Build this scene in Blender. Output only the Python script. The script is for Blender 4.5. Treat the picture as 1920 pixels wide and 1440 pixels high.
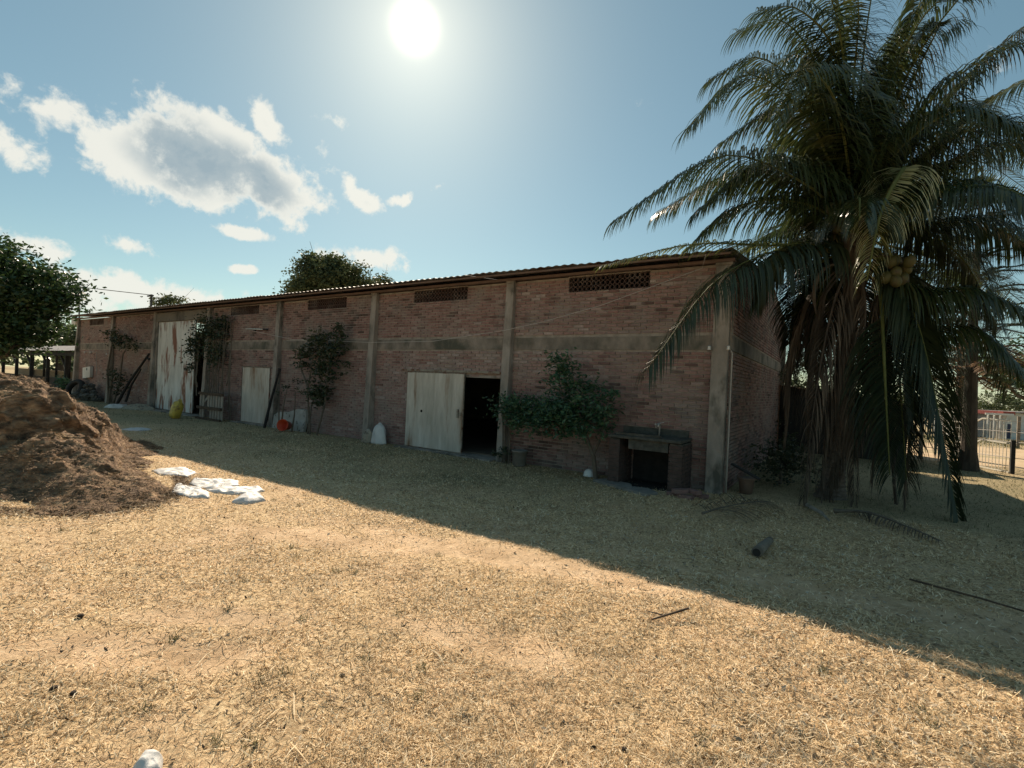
import bpy, math, random
import numpy as np
from mathutils import Matrix, Vector
for o in list(bpy.data.objects): bpy.data.objects.remove(o)
SC=bpy.context.scene; COL=SC.collection
rng=np.random.default_rng(7); random.seed(7)
# ---------------------------------------------------------------- camera
YAW,PITCH,ROLL=.5787,-.0006,.0458
Fv=Vector((-math.sin(YAW)*math.cos(PITCH),math.cos(YAW)*math.cos(PITCH),math.sin(PITCH)))
Rv=Vector((math.cos(YAW),math.sin(YAW),0)); Uv=Rv.cross(Fv)
c_,s_=math.cos(ROLL),math.sin(ROLL)
R2=c_*Rv+s_*Uv; U2=-s_*Rv+c_*Uv
cam=bpy.data.cameras.new('camera'); co=bpy.data.objects.new('camera',cam); COL.objects.link(co)
cam.sensor_width=36; cam.lens=36*940/1920; cam.clip_end=2000; cam.clip_start=.05
co.matrix_world=Matrix(((R2.x,U2.x,-Fv.x,0),(R2.y,U2.y,-Fv.y,0),(R2.z,U2.z,-Fv.z,1.7),(0,0,0,1)))
SC.camera=co
# ---------------------------------------------------------------- light and exposure
SUN=Vector((-.5924,.5742,.5651)).normalized()
EL=math.asin(SUN.z); AZ=math.atan2(SUN.x,SUN.y)
sl=bpy.data.lights.new('sun','SUN'); sl.energy=5.0; sl.angle=math.radians(.53); sl.color=(1,.84,.65)
so=bpy.data.objects.new('sun',sl); COL.objects.link(so); so.rotation_euler=SUN.to_track_quat('Z','Y').to_euler()
SC.view_settings.view_transform='Standard'; SC.view_settings.look='None'
SC.view_settings.exposure=0.75; SC.view_settings.gamma=1; SC.view_settings.use_curve_mapping=False
SKY=0.075
CLOUDS=[
   ((-0.8339, 0.4073, 0.3723), (5.6002, 12.326, -0.9421), (-11.4473, -1.3851, -24.1223), 0.95),
   ((-0.8874, 0.3648, 0.2819), (4.02, 10.862, -1.4029), (-13.4766, -3.9651, -37.2881), 0.8),
   ((-0.6911, 0.6461, 0.3238), (24.725, 20.566, 11.7374), (-0.588, 34.6656, -70.4407), 0.7),
   ((-0.9122, 0.2273, 0.3408), (3.5069, 20.1607, -4.0612), (-10.956, -5.4814, -25.6673), 0.55),
   ((-0.905, 0.2732, 0.3261), (1.5146, 19.3044, -11.9695), (-9.8246, -8.712, -19.9672), 0.6),
   ((-0.8988, 0.3108, 0.309), (4.0115, 13.4119, -1.8218), (-6.4723, -2.2736, -16.5388), 1),
   ((-0.8593, 0.3891, 0.3321), (3.19, 8.351, -1.5295), (-5.673, -1.7644, -12.6115), 1.1),
   ((-0.8205, 0.4727, 0.3215), (5.0621, 9.2607, -0.6974), (-6.99, -0.2392, -17.4856), 1.05),
   ((-0.8689, 0.3318, 0.3673), (9.8746, 22.8457, 2.7221), (-16.4405, 1.2264, -39.9966), 0.8),
   ((-0.7955, 0.454, 0.4013), (25.2794, 24.1239, 22.8171), (-1.3054, 13.4653, -17.8232), 0.8),
   ((-0.9401, 0.1926, 0.2812), (1.7955, 21.3398, -8.6171), (-14.2205, -11.5556, -39.6326), 0.6),
   ((-0.7273, 0.6095, 0.3155), (13.385, 17.9116, -3.7468), (-21.2537, -0.2308, -48.5413), 0.8),
   ((-0.7414, 0.5781, 0.3407), (39.675, 45.4653, 9.1876), (-10.7633, 11.0189, -42.1255), 0.5),
   ((-0.8578, 0.4564, 0.2363), (11.9552, 21.4338, 2.0056), (-15.9394, 5.4883, -68.4571), 0.95),
   ((-0.7569, 0.5383, 0.3706), (23.7617, 28.8512, 6.6188), (-5.2951, 4.8535, -17.8659), 0.25),
   ((-0.7385, 0.6374, 0.2197), (9.0876, 10.0296, 1.4486), (-5.0013, 6.4973, -35.6644), 0.8),
   ((-0.7743, 0.5934, 0.2198), (13.2595, 16.3524, 2.5608), (-7.0052, 8.0205, -46.3327), 0.6),
   ((-0.9291, 0.3194, 0.1866), (8.6269, 22.32, 4.7498), (-8.4678, 4.9079, -50.5663), 0.5),
   ((-0.8679, 0.4646, 0.1755), (21.2304, 37.3035, 6.2308), (-16.6807, 14.6193, -121.1651), 0.8),
   ((-0.9623, 0.2178, 0.1628), (2.8317, 17.977, -7.3076), (-10.9819, -12.0481, -48.812), 0.6),
   ((-0.9382, 0.3252, 0.118), (2.4198, 6.8212, 0.4399), (-3.9295, 0.6767, -33.1), 0.8),
   ((-0.9133, 0.3906, 0.1151), (6.425, 15.1942, -0.5832), (-7.7595, -1.5359, -56.376), 0.7),
   ((-0.9555, 0.2779, 0.0985), (4.4772, 14.6126, 2.1998), (-2.6529, 1.9009, -31.0926), 0.6),
   ((-0.6329, 0.6877, 0.3556), (31.3984, 20.7434, 15.7687), (9.1949, 57.0105, -93.8944), 0.35),
   ((-0.733, 0.5281, 0.4288), (18.6466, 21.52, 5.371), (-19.7474, 17.8403, -55.7199), 0.35),
]
SHADE=[
   ((-0.8705, 0.3631, 0.3323), (6.3597, 15.5998, -0.3854), (-6.4763, -0.7294, -16.166), 1),
   ((-0.8396, 0.4381, 0.3212), (4.8134, 10.5013, -1.7426), (-9.1109, -2.0921, -20.9581), 1),
   ((-0.8903, 0.3208, 0.3233), (12.0495, 25.4621, 7.9128), (-10.9329, 5.4851, -35.5472), 0.4),
]
FR=[
   ('green', [(0.01, 10.16, 4.62), (-0.61, 9.52, 5.23), (-1.76, 8.53, 5.53), (-3.05, 7.45, 4.36)]),
   ('green', [(0.01, 10.16, 4.62), (-0.73, 10.15, 5.62), (-1.71, 9.64, 5.7), (-2.94, 9.07, 4.94)]),
   ('green', [(0.05, 10.19, 4.67), (-0.57, 9.54, 6.24), (-1.43, 8.62, 6.8), (-2.13, 7.93, 5.8)]),
   ('green', [(0.05, 10.19, 4.67), (-0.45, 10.1, 6.56), (-1.32, 9.41, 7.47), (-2.05, 8.82, 7.0)]),
   ('green', [(0.09, 10.21, 4.67), (-0.47, 10.09, 7.21), (-1.07, 9.82, 8.27), (-1.76, 9.36, 8.05)]),
   ('green', [(0.09, 10.21, 4.67), (-0.24, 9.88, 7.3), (-0.76, 9.06, 7.86), (-1.3, 8.47, 7.67)]),
   ('green', [(0.12, 10.24, 4.67), (-0.09, 10.46, 7.3), (-0.3, 10.56, 8.85), (-0.79, 10.72, 10.44)]),
   ('green', [(0.12, 10.24, 4.67), (0.0, 9.92, 6.72), (0.02, 9.45, 7.82), (-0.16, 8.74, 8.53)]),
   ('green', [(0.12, 10.24, 4.67), (-0.2, 9.19, 6.24), (-0.64, 7.95, 6.27), (-0.9, 7.06, 5.18)]),
   ('green', [(0.16, 10.26, 4.67), (0.46, 10.46, 6.68), (0.79, 10.67, 7.97), (0.99, 10.92, 9.15)]),
   ('green', [(0.16, 10.26, 4.67), (0.66, 11.42, 7.3), (0.99, 12.36, 9.14), (1.75, 13.57, 10.74)]),
   ('green', [(0.2, 10.29, 4.63), (0.73, 10.28, 6.7), (1.07, 10.02, 7.55), (0.87, 8.93, 6.87)]),
   ('green', [(0.2, 10.29, 4.63), (1.0, 10.69, 6.21), (1.73, 10.93, 7.28), (2.48, 11.06, 7.96)]),
   ('green', [(0.2, 10.29, 4.63), (1.19, 11.05, 5.96), (2.12, 11.9, 7.14), (3.26, 12.88, 7.99)]),
   ('green', [(0.24, 10.31, 4.59), (1.23, 10.72, 5.55), (2.02, 10.88, 5.88), (2.91, 11.1, 5.61)]),
   ('green', [(0.24, 10.31, 4.59), (1.05, 11.8, 5.89), (2.14, 13.59, 6.68), (3.62, 15.5, 6.2)]),
   ('green', [(0.24, 10.31, 4.59), (1.14, 11.5, 6.82), (2.02, 13.03, 7.32), (3.17, 14.73, 6.93)]),
   ('green', [(0.24, 10.31, 4.5), (1.1, 10.52, 4.62), (1.84, 10.64, 4.56), (2.74, 10.87, 3.85)]),
   ('green', [(0.25, 10.32, 4.41), (1.23, 11.56, 4.33), (2.27, 12.95, 4.15), (3.45, 14.44, 3.49)]),
   ('green', [(0.25, 10.32, 4.41), (0.94, 12.09, 5.31), (1.63, 13.73, 5.26), (2.56, 15.53, 4.16)]),
   ('green', [(0.25, 10.32, 4.41), (0.84, 12.02, 5.71), (1.31, 13.52, 6.15), (2.0, 15.16, 5.24)]),
   ('green', [(0.25, 10.32, 4.23), (0.97, 10.19, 3.52), (1.65, 10.04, 3.41), (2.36, 9.91, 2.93)]),
   ('green', [(0.26, 10.32, 4.14), (1.02, 10.46, 3.04), (1.74, 10.45, 2.86), (2.37, 10.39, 2.05)]),
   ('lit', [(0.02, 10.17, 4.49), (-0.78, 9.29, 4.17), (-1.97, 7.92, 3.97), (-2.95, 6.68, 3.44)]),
   ('green', [(0.1, 10.22, 4.22), (-0.6, 8.93, 4.06), (-1.48, 7.52, 3.34), (-2.12, 6.5, 1.99)]),
   ('green', [(0.1, 10.22, 4.22), (-0.4, 10.85, 4.92), (-1.14, 11.2, 5.02), (-2.07, 11.55, 4.66)]),
   ('green', [(0.1, 10.22, 4.22), (-0.29, 10.8, 4.31), (-0.72, 11.35, 3.64), (-0.89, 11.84, 2.29)]),
   ('green', [(0.1, 10.22, 4.22), (-0.2, 10.5, 4.04), (-0.42, 10.72, 3.32), (-0.38, 10.98, 2.16)]),
   ('green', [(0.1, 10.22, 4.31), (-0.17, 11.36, 5.45), (-0.57, 12.29, 5.82), (-0.89, 13.28, 5.08)]),
   ('yellow', [(0.24, 10.31, 4.5), (0.66, 9.25, 5.12), (0.38, 8.25, 4.25), (0.24, 7.95, 3.25)]),
   ('stem', [(0.41, 10.42, 4.24), (0.49, 9.76, 3.31), (0.56, 9.21, 1.95), (0.65, 9.02, 0.64)]),
   ('stem', [(0.44, 10.44, 4.24), (0.67, 10.11, 3.35), (0.75, 9.81, 2.3), (0.9, 9.67, 0.52)]),
   ('green', [(0.41, 10.42, 4.24), (0.83, 9.98, 3.32), (1.09, 9.67, 2.3), (1.51, 9.7, 0.05)]),
   ('green', [(0.41, 10.42, 4.14), (0.46, 10.93, 3.5), (0.27, 11.17, 2.38), (0.18, 11.22, 0.7)]),
   ('green', [(0.41, 10.42, 4.14), (1.14, 11.86, 3.62), (1.7, 12.94, 2.51), (2.09, 13.55, 1.03)]),
   ('dead', [(0.04, 10.18, 3.94), (-0.15, 9.58, 3.14), (-0.31, 9.24, 1.75), (-0.41, 9.05, 0.08)]),
   ('dead', [(0.08, 10.2, 3.95), (-0.04, 9.77, 2.99), (-0.02, 9.66, 1.59), (-0.03, 9.65, -0.0)]),
   ('dead', [(0.11, 10.23, 3.95), (0.33, 10.25, 3.04), (0.28, 10.21, 1.6), (-0.18, 9.79, -0.01)]),
   ('dead', [(0.11, 10.23, 3.95), (0.54, 10.63, 2.9), (0.71, 10.74, 1.44), (0.85, 10.35, -0.24)]),
   ('dead', [(0.04, 10.18, 4.03), (-0.32, 10.06, 3.4), (-0.36, 10.04, 2.3), (-0.06, 10.23, 0.67)]),
]

def world():
    w=bpy.data.worlds.new('World'); SC.world=w; w.use_nodes=True
    nt=w.node_tree; N=nt.nodes; L=nt.links; N.clear()
    def nd(t,**k):
        n=N.new(t)
        for a,b in k.items(): setattr(n,a,b)
        return n
    def math_(op,a,b=None,c=None,clamp=False):
        n=nd('ShaderNodeMath',operation=op,use_clamp=clamp)
        for i,v in enumerate((a,b,c)):
            if v is None: continue
            if isinstance(v,(int,float)): n.inputs[i].default_value=v
            else: L.new(v,n.inputs[i])
        return n.outputs[0]
    def vdot(a,v):
        n=nd('ShaderNodeVectorMath',operation='DOT_PRODUCT'); L.new(a,n.inputs[0]); n.inputs[1].default_value=v; return n.outputs['Value']
    def smooth(x,a,b):
        n=nd('ShaderNodeMapRange',interpolation_type='SMOOTHSTEP'); L.new(x,n.inputs[0]); n.inputs[1].default_value=a; n.inputs[2].default_value=b; return n.outputs[0]
    def mix(f,a,b,t='MIX'):
        n=nd('ShaderNodeMix',data_type='RGBA',blend_type=t)
        for i,v in ((0,f),(6,a),(7,b)):
            if isinstance(v,(int,float)): n.inputs[i].default_value=v
            elif isinstance(v,tuple): n.inputs[i].default_value=(*v,1)
            else: L.new(v,n.inputs[i])
        return n.outputs[2]
    d=nd('ShaderNodeTexCoord').outputs['Generated']
    sky=nd('ShaderNodeTexSky',sky_type='NISHITA'); sky.sun_disc=False
    sky.sun_elevation=EL; sky.sun_rotation=AZ; sky.air_density=1.0; sky.dust_density=.25; sky.ozone_density=1.0
    base=nd('ShaderNodeVectorMath',operation='SCALE'); L.new(sky.outputs[0],base.inputs[0]); base.inputs['Scale'].default_value=SKY
    base=mix(1.0,base.outputs[0],(.585,.625,.525),'MULTIPLY')
    base=mix(1.0,base,(.028,.057,.067),'ADD')  # even haze over the whole dome, added as fill for the shaded side
    def noise(scale,det,dist=0,rough=.6):
        n=nd('ShaderNodeTexNoise'); n.noise_dimensions='3D'; L.new(d,n.inputs['Vector'])
        n.inputs['Scale'].default_value=scale; n.inputs['Detail'].default_value=det; n.inputs['Roughness'].default_value=rough; n.inputs['Distortion'].default_value=dist
        return n.outputs[0]
    def field(lst):
        acc=None
        for c,a,b,wt in lst:
            cb=nd('ShaderNodeCombineXYZ'); L.new(vdot(d,a),cb.inputs[0]); L.new(vdot(d,b),cb.inputs[1])
            ln=nd('ShaderNodeVectorMath',operation='LENGTH'); L.new(cb.outputs[0],ln.inputs[0])
            v=math_('MULTIPLY',math_('SUBTRACT',1.38,ln.outputs['Value']),wt)
            # only the near half of the sphere
            v=math_('MULTIPLY',v,math_('GREATER_THAN',vdot(d,c),.5))
            acc=v if acc is None else math_('SMOOTH_MAX',acc,v,.12)
        return acc
    n1=noise(9,9,.35); n2=noise(30,6,.2,.62)
    nn=math_('ADD',math_('MULTIPLY',math_('SUBTRACT',n1,.5),1.5),math_('MULTIPLY',math_('SUBTRACT',n2,.5),1.5))
    # broad thin cumulus elsewhere in the sky, the same kind as those in view
    far=math_('MULTIPLY',math_('SUBTRACT',noise(2.3,3),.66),3.0)
    dens=math_('ADD',math_('MAXIMUM',field(CLOUDS),far),nn)
    cov=smooth(dens,.28,.68)
    thick=math_('ADD',math_('MULTIPLY',smooth(field(SHADE),.0,.75),.9),math_('MULTIPLY',smooth(dens,1.0,1.9),.25))
    thick=math_('MULTIPLY',math_('MULTIPLY',thick,math_('ADD',.55,math_('MULTIPLY',n1,.8))),smooth(dens,.45,1.05),clamp=True)
    cl=mix(thick,(.53,.525,.475),(.20,.255,.285))
    up=smooth(vdot(d,(0,0,1)),.0,.12)
    cosn=vdot(d,tuple(SUN))
    th=math_('ARCCOSINE',math_('MINIMUM',cosn,1.0))  # angle from the sun, radians
    g1=math_('MULTIPLY',math_('EXPONENT',math_('MULTIPLY',math_('MULTIPLY',th,th),-1/(.022**2))),2.2)
    g2=math_('MULTIPLY',math_('EXPONENT',math_('MULTIPLY',th,-1/.095)),.35)
    disc=math_('MULTIPLY',math_('LESS_THAN',th,.0047),60)
    cov2=math_('MULTIPLY',math_('MULTIPLY',cov,.93),math_('ADD',math_('MULTIPLY',up,.4),.6))
    col=mix(cov2,base,cl)
    def addc(col,f,c):
        sc=nd('ShaderNodeVectorMath',operation='SCALE'); sc.inputs[0].default_value=c; L.new(f,sc.inputs['Scale'])
        a=nd('ShaderNodeVectorMath',operation='ADD'); L.new(col,a.inputs[0]); L.new(sc.outputs[0],a.inputs[1]); return a.outputs[0]
    col=addc(col,g2,(.95,.82,.60)); col=addc(col,g1,(1,.90,.62)); col=addc(col,disc,(1,.95,.85))
    bg=nd('ShaderNodeBackground'); L.new(col,bg.inputs[0]); bg.inputs[1].default_value=1.0
    out=nd('ShaderNodeOutputWorld'); L.new(bg.outputs[0],out.inputs[0])
world()
# ---------------------------------------------------------------- materials
def M(name,cols,scale=4.,rough=.85,bump=0.,bscale=None,tone=False,spec=.3,metal=0.,transl=0.,detail=6,stretch=(1,1,1),stain=None,stscale=1.2,stlim=(.5,.65),hsv=0.,tonecol=None):
    """procedural material: colour ramp over noise (or over the mesh's tone attribute), stains, fine relief"""
    m=bpy.data.materials.new(name); m.use_nodes=True; nt=m.node_tree; N=nt.nodes; L=nt.links
    P=N['Principled BSDF']; P.inputs['Roughness'].default_value=rough; P.inputs['Specular IOR Level'].default_value=spec; P.inputs['Metallic'].default_value=metal
    geo=N.new('ShaderNodeNewGeometry'); mp=N.new('ShaderNodeMapping'); mp.inputs['Scale'].default_value=stretch; L.new(geo.outputs['Position'],mp.inputs[0])
    def noise(s,dt=detail,r=.6,v=mp.outputs[0]):
        n=N.new('ShaderNodeTexNoise'); n.inputs['Scale'].default_value=s; n.inputs['Detail'].default_value=dt; n.inputs['Roughness'].default_value=r; L.new(v,n.inputs['Vector']); return n.outputs[0]
    def ramp(f,cs,lo=.3,hi=.7):
        r=N.new('ShaderNodeValToRGB'); e=r.color_ramp.elements
        while len(e)<len(cs): e.new(.5)
        for i,c in enumerate(cs): e[i].position=lo+(hi-lo)*i/max(1,len(cs)-1); e[i].color=(*c,1)
        L.new(f,r.inputs[0]); return r.outputs[0]
    def mix(f,a,b,t='MIX'):
        n=N.new('ShaderNodeMix'); n.data_type='RGBA'; n.blend_type=t
        for i,v in ((0,f),(6,a),(7,b)):
            if isinstance(v,(int,float)): n.inputs[i].default_value=v
            elif isinstance(v,tuple): n.inputs[i].default_value=(*v,1)
            else: L.new(v,n.inputs[i])
        return n.outputs[2]
    n0=noise(scale)
    if tone:
        at=N.new('ShaderNodeAttribute'); at.attribute_name='tone'
        col=ramp(at.outputs['Fac'],cols,0,1)
        if tonecol: col=mix(ramp(n0,[(0,0,0),(1,1,1)],.42,.62),col,tonecol)
        col=mix(.55,col,mix(1.,col,ramp(n0,[(.55,.55,.55),(1.3,1.3,1.3)]),'MULTIPLY'))
    else: col=ramp(n0,cols)
    if stain:
        f=ramp(noise(stscale,4,.65),[(0,0,0),(1,1,1)],*stlim); col=mix(f,col,stain)
    L.new(col,P.inputs['Base Color'])
    if bump:
        b=N.new('ShaderNodeBump'); b.inputs['Strength'].default_value=min(1,bump); b.inputs['Distance'].default_value=.02; L.new(noise(bscale or scale*6,5,.7),b.inputs['Height']); L.new(b.outputs[0],P.inputs['Normal'])
    if transl:
        t=N.new('ShaderNodeBsdfTranslucent'); L.new(col,t.inputs[0]); ms=N.new('ShaderNodeMixShader'); ms.inputs[0].default_value=transl
        L.new(P.outputs[0],ms.inputs[1]); L.new(t.outputs[0],ms.inputs[2]); L.new(ms.outputs[0],N['Material Output'].inputs[0])
    return m
mt={}
mt['brick']=M('brick',[(.085,.055,.048),(.215,.125,.11),(.285,.17,.15),(.32,.215,.19),(.39,.31,.28)],scale=14,rough=.92,bump=.5,tone=True,stain=(.24,.205,.185),stscale=1.5,stlim=(.46,.72))
mt['mortar']=M('mortar',[(.20,.165,.14),(.30,.26,.22),(.38,.33,.28)],scale=6,rough=.95,bump=.6,bscale=60)
mt['concrete']=M('concrete',[(.20,.175,.15),(.29,.255,.22),(.37,.33,.29)],scale=3,rough=.9,bump=.4,bscale=50,stain=(.09,.085,.07),stscale=2.2,stretch=(1,1,.5))
mt['belt']=M('belt_concrete',[(.135,.12,.10),(.215,.185,.155),(.31,.265,.225)],scale=3.5,rough=.95,bump=.5,bscale=40,stretch=(1,1,.7),stain=(.09,.09,.07),stscale=1.5)
mt['render']=M('cement_render',[(.16,.14,.115),(.22,.195,.16)],scale=2,rough=.92,bump=.4,bscale=30,stain=(.08,.075,.065),stscale=1.1)
mt['tin']=M('galvanised_sheet',[(.16,.155,.15),(.28,.27,.26),(.36,.35,.34)],scale=2,rough=.6,metal=.0,stain=(.16,.09,.055),stscale=1.6,bump=.15)
mt['tindark']=M('rusted_soffit',[(.13,.09,.078),(.20,.145,.125)],scale=5,rough=.85)
mt['rustdoor']=M('rusty_painted_steel',[(.44,.44,.42),(.60,.60,.57),(.72,.71,.68)],scale=2.4,rough=.6,stretch=(1.6,1.6,.35),stain=(.20,.075,.04),stscale=1.7,stlim=(.50,.60),bump=.15)
mt['paledoor']=M('weathered_pale_steel',[(.36,.33,.275),(.50,.46,.395),(.66,.62,.55)],scale=3,rough=.65,stretch=(2,2,.35),stain=(.22,.14,.085),stscale=1.5,stlim=(.52,.68),bump=.15)
mt['frame']=M('door_frame_steel',[(.20,.17,.13),(.32,.29,.24)],scale=8,rough=.7,stain=(.14,.06,.035),stscale=6)
mt['wood']=M('grey_wood',[(.16,.14,.115),(.28,.25,.21),(.38,.34,.29)],scale=6,rough=.85,stretch=(1,1,.25),bump=.4,bscale=40)
mt['woodb']=M('brown_timber',[(.05,.035,.025),(.11,.075,.05)],scale=6,rough=.85,bump=.3)
mt['dark']=M('black_oiled_wood_and_shade',[(.012,.012,.012),(.03,.028,.026)],scale=8,rough=.8)  # black timber; also painted shade under the counter and across the lean-to front
mt['white']=M('white_woven_plastic',[(.55,.54,.52),(.70,.69,.67)],scale=5,rough=.55,bump=.3,bscale=35,transl=.08)
mt['whiteglow']=M('white_china',[(.6,.6,.58),(.7,.7,.68)],scale=5,rough=.35)
mt['cream']=M('soiled_sack',[(.24,.21,.16),(.42,.37,.29)],scale=9,rough=.8,bump=.4,stain=(.10,.08,.06),stscale=9)
mt['yellow']=M('mustard_plastic',[(.42,.30,.045),(.55,.42,.08)],scale=5,rough=.4,stain=(.25,.17,.05),stscale=8,bump=.2)
mt['red']=M('orange_red_plastic',[(.50,.055,.02),(.60,.09,.03)],scale=4,rough=.45)
mt['rubber']=M('tyre_rubber',[(.018,.018,.018),(.035,.034,.032)],scale=10,rough=.8,bump=.3)
mt['stone']=M('rubble_stone',[(.07,.068,.062),(.15,.145,.13)],scale=9,rough=.9,bump=.5,bscale=30)
mt['soil']=M('dung_clod',[(.03,.022,.016),(.07,.05,.035)],scale=12,rough=.95,bump=.6)
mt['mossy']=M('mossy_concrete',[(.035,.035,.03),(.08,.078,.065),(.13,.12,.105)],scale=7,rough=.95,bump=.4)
mt['darkbrick']=M('dark_brick',[(.05,.035,.03),(.11,.075,.065)],scale=9,rough=.95,bump=.3)  # dark brick for the counter legs
mt['slab']=M('whitewashed_slab',[(.30,.29,.26),(.46,.45,.41)],scale=5,rough=.9,stain=(.04,.035,.03),stscale=6,stlim=(.6,.66),bump=.3)
mt['pot']=M('cement_pot',[(.16,.15,.135),(.24,.225,.2)],scale=7,rough=.9,bump=.3)
mt['clay']=M('clay_bucket',[(.13,.085,.065),(.2,.14,.11)],scale=7,rough=.85)
mt['cable']=M('pale_cable',[(.38,.35,.32),(.48,.45,.42)],scale=3,rough=.6)
mt['wiredark']=M('dark_wire',[(.03,.03,.03),(.06,.06,.06)],scale=3,rough=.6)
mt['gate']=M('cream_gate_paint',[(.62,.58,.48),(.75,.72,.62)],scale=5,rough=.5)
mt['postc']=M('fence_post_wood',[(.12,.10,.08),(.24,.21,.17)],scale=5,rough=.9,bump=.3)
mt['whitewall']=M('whitewashed_wall',[(.55,.54,.50),(.68,.67,.64)],scale=1.5,rough=.85,stain=(.36,.33,.29),stscale=.6)
mt['redroof']=M('red_painted_metal',[(.24,.05,.04),(.34,.08,.06)],scale=2,rough=.6)
mt['bluedoor']=M('dark_blue_door',[(.02,.025,.06),(.03,.04,.09)],scale=2,rough=.5)
mt['bark']=M('bark',[(.035,.028,.022),(.08,.065,.05)],scale=8,rough=.95,bump=.8,bscale=25,stretch=(1,1,.4))
mt['palmbark']=M('palm_bark',[(.075,.062,.052),(.15,.125,.105),(.21,.18,.15)],scale=9,rough=.9,bump=.7,bscale=30,stretch=(1,1,2.5))
mt['stem']=M('bare_stem',[(.09,.075,.055),(.17,.14,.11)],scale=8,rough=.9,bump=.4)
mt['leaf']=M('broad_leaf',[(.018,.035,.012),(.035,.065,.02),(.055,.095,.03),(.09,.13,.045)],scale=3,rough=.45,tone=True,spec=.5,transl=.3)
mt['bushleaf']=M('bush_leaf',[(.02,.045,.022),(.035,.085,.042),(.055,.125,.06),(.09,.18,.09)],scale=3,rough=.45,tone=True,spec=.5,transl=.25)
mt['vineleaf']=M('dull_vine_leaf',[(.02,.03,.015),(.035,.05,.024),(.055,.075,.035),(.08,.09,.05)],scale=3,rough=.55,tone=True,spec=.4,transl=.2)
mt['treeleaf']=M('distant_tree_leaf',[(.04,.052,.025),(.065,.085,.036),(.095,.115,.05),(.14,.155,.075)],scale=1,rough=.6,tone=True,transl=.3)
mt['hill']=M('hazy_tree_leaf',[(.06,.085,.04),(.09,.12,.055),(.12,.15,.075),(.15,.18,.09)],scale=1,rough=.7,tone=True,transl=.3)
mt['needle']=M('conifer_needle',[(.02,.035,.015),(.035,.055,.022),(.05,.075,.03)],scale=3,rough=.6,tone=True,transl=.15)
mt['needledead']=M('brown_conifer_needle',[(.12,.06,.03),(.20,.11,.05),(.26,.15,.07)],scale=3,rough=.7,tone=True,transl=.3)
mt['frond']=M('palm_leaflet',[(.025,.038,.016),(.035,.055,.02),(.05,.07,.025),(.09,.10,.035)],scale=2,rough=.25,tone=True,spec=.9,transl=.28)
mt['frondlit']=M('sun_tinted_leaflet',[(.07,.09,.03),(.13,.15,.045),(.22,.22,.07)],scale=2,rough=.36,tone=True,spec=.6,transl=.35)  # paler leaflets: sunlight put into the colour of the frond over the roof
mt['frondyellow']=M('sun_tinted_yellow_leaflet',[(.34,.34,.14),(.55,.52,.26),(.72,.67,.42)],scale=2,rough=.34,tone=True,spec=.8,transl=.4)  # yellow of its own, brightened in the colour to read as sunlit
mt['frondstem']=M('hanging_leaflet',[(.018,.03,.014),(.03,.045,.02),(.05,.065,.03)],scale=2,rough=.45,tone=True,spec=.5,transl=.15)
mt['fronddead']=M('dead_leaflet',[(.05,.04,.03),(.10,.08,.06),(.17,.135,.10)],scale=2,rough=.75,tone=True,transl=.15)
mt['rachis']=M('green_rachis',[(.07,.085,.025),(.13,.14,.045)],scale=4,rough=.7,spec=.2)
mt['rachisdead']=M('brown_rachis',[(.06,.05,.04),(.11,.09,.07)],scale=4,rough=.8)
mt['coconut']=M('coconut_husk',[(.05,.05,.015),(.10,.09,.028)],scale=9,rough=.55,spec=.3,stain=(.06,.045,.025),stscale=9)
mt['straw']=M('dry_straw',[(.26,.17,.09),(.60,.44,.25),(.80,.62,.38),(.88,.77,.56)],scale=3,rough=.7,tone=True,transl=.2)
mt['grass']=M('green_grass',[(.055,.07,.025),(.085,.10,.035),(.13,.13,.055),(.24,.2,.11)],scale=3,rough=.7,tone=True,transl=.25)
mt['litter']=M('leaf_litter',[(.16,.11,.06),(.28,.21,.13),(.42,.34,.24),(.5,.45,.36)],scale=3,rough=.8,tone=True,transl=.1)
mt['heap']=M('rotting_straw',[(.06,.036,.022),(.14,.085,.05),(.27,.17,.10),(.42,.29,.17)],scale=6,rough=.95,bump=1,bscale=18,detail=9,stretch=(1,1,2.2),stain=(.30,.21,.11),stscale=1.3,stlim=(.6,.75))
mt['strand']=M('heap_strand',[(.10,.06,.03),(.22,.14,.07),(.38,.27,.14)],scale=3,rough=.8,tone=True,transl=.15)
mt['floor']=M('earth_floor',[(.10,.08,.06),(.16,.13,.1)],scale=3,rough=.95)
mt['sand']=M('sandy_road',[(.38,.27,.16),(.50,.37,.23),(.56,.43,.28)],scale=.8,rough=.95,stain=(.30,.25,.13),stscale=.25,stlim=(.55,.7),bump=.4,bscale=8)
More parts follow.
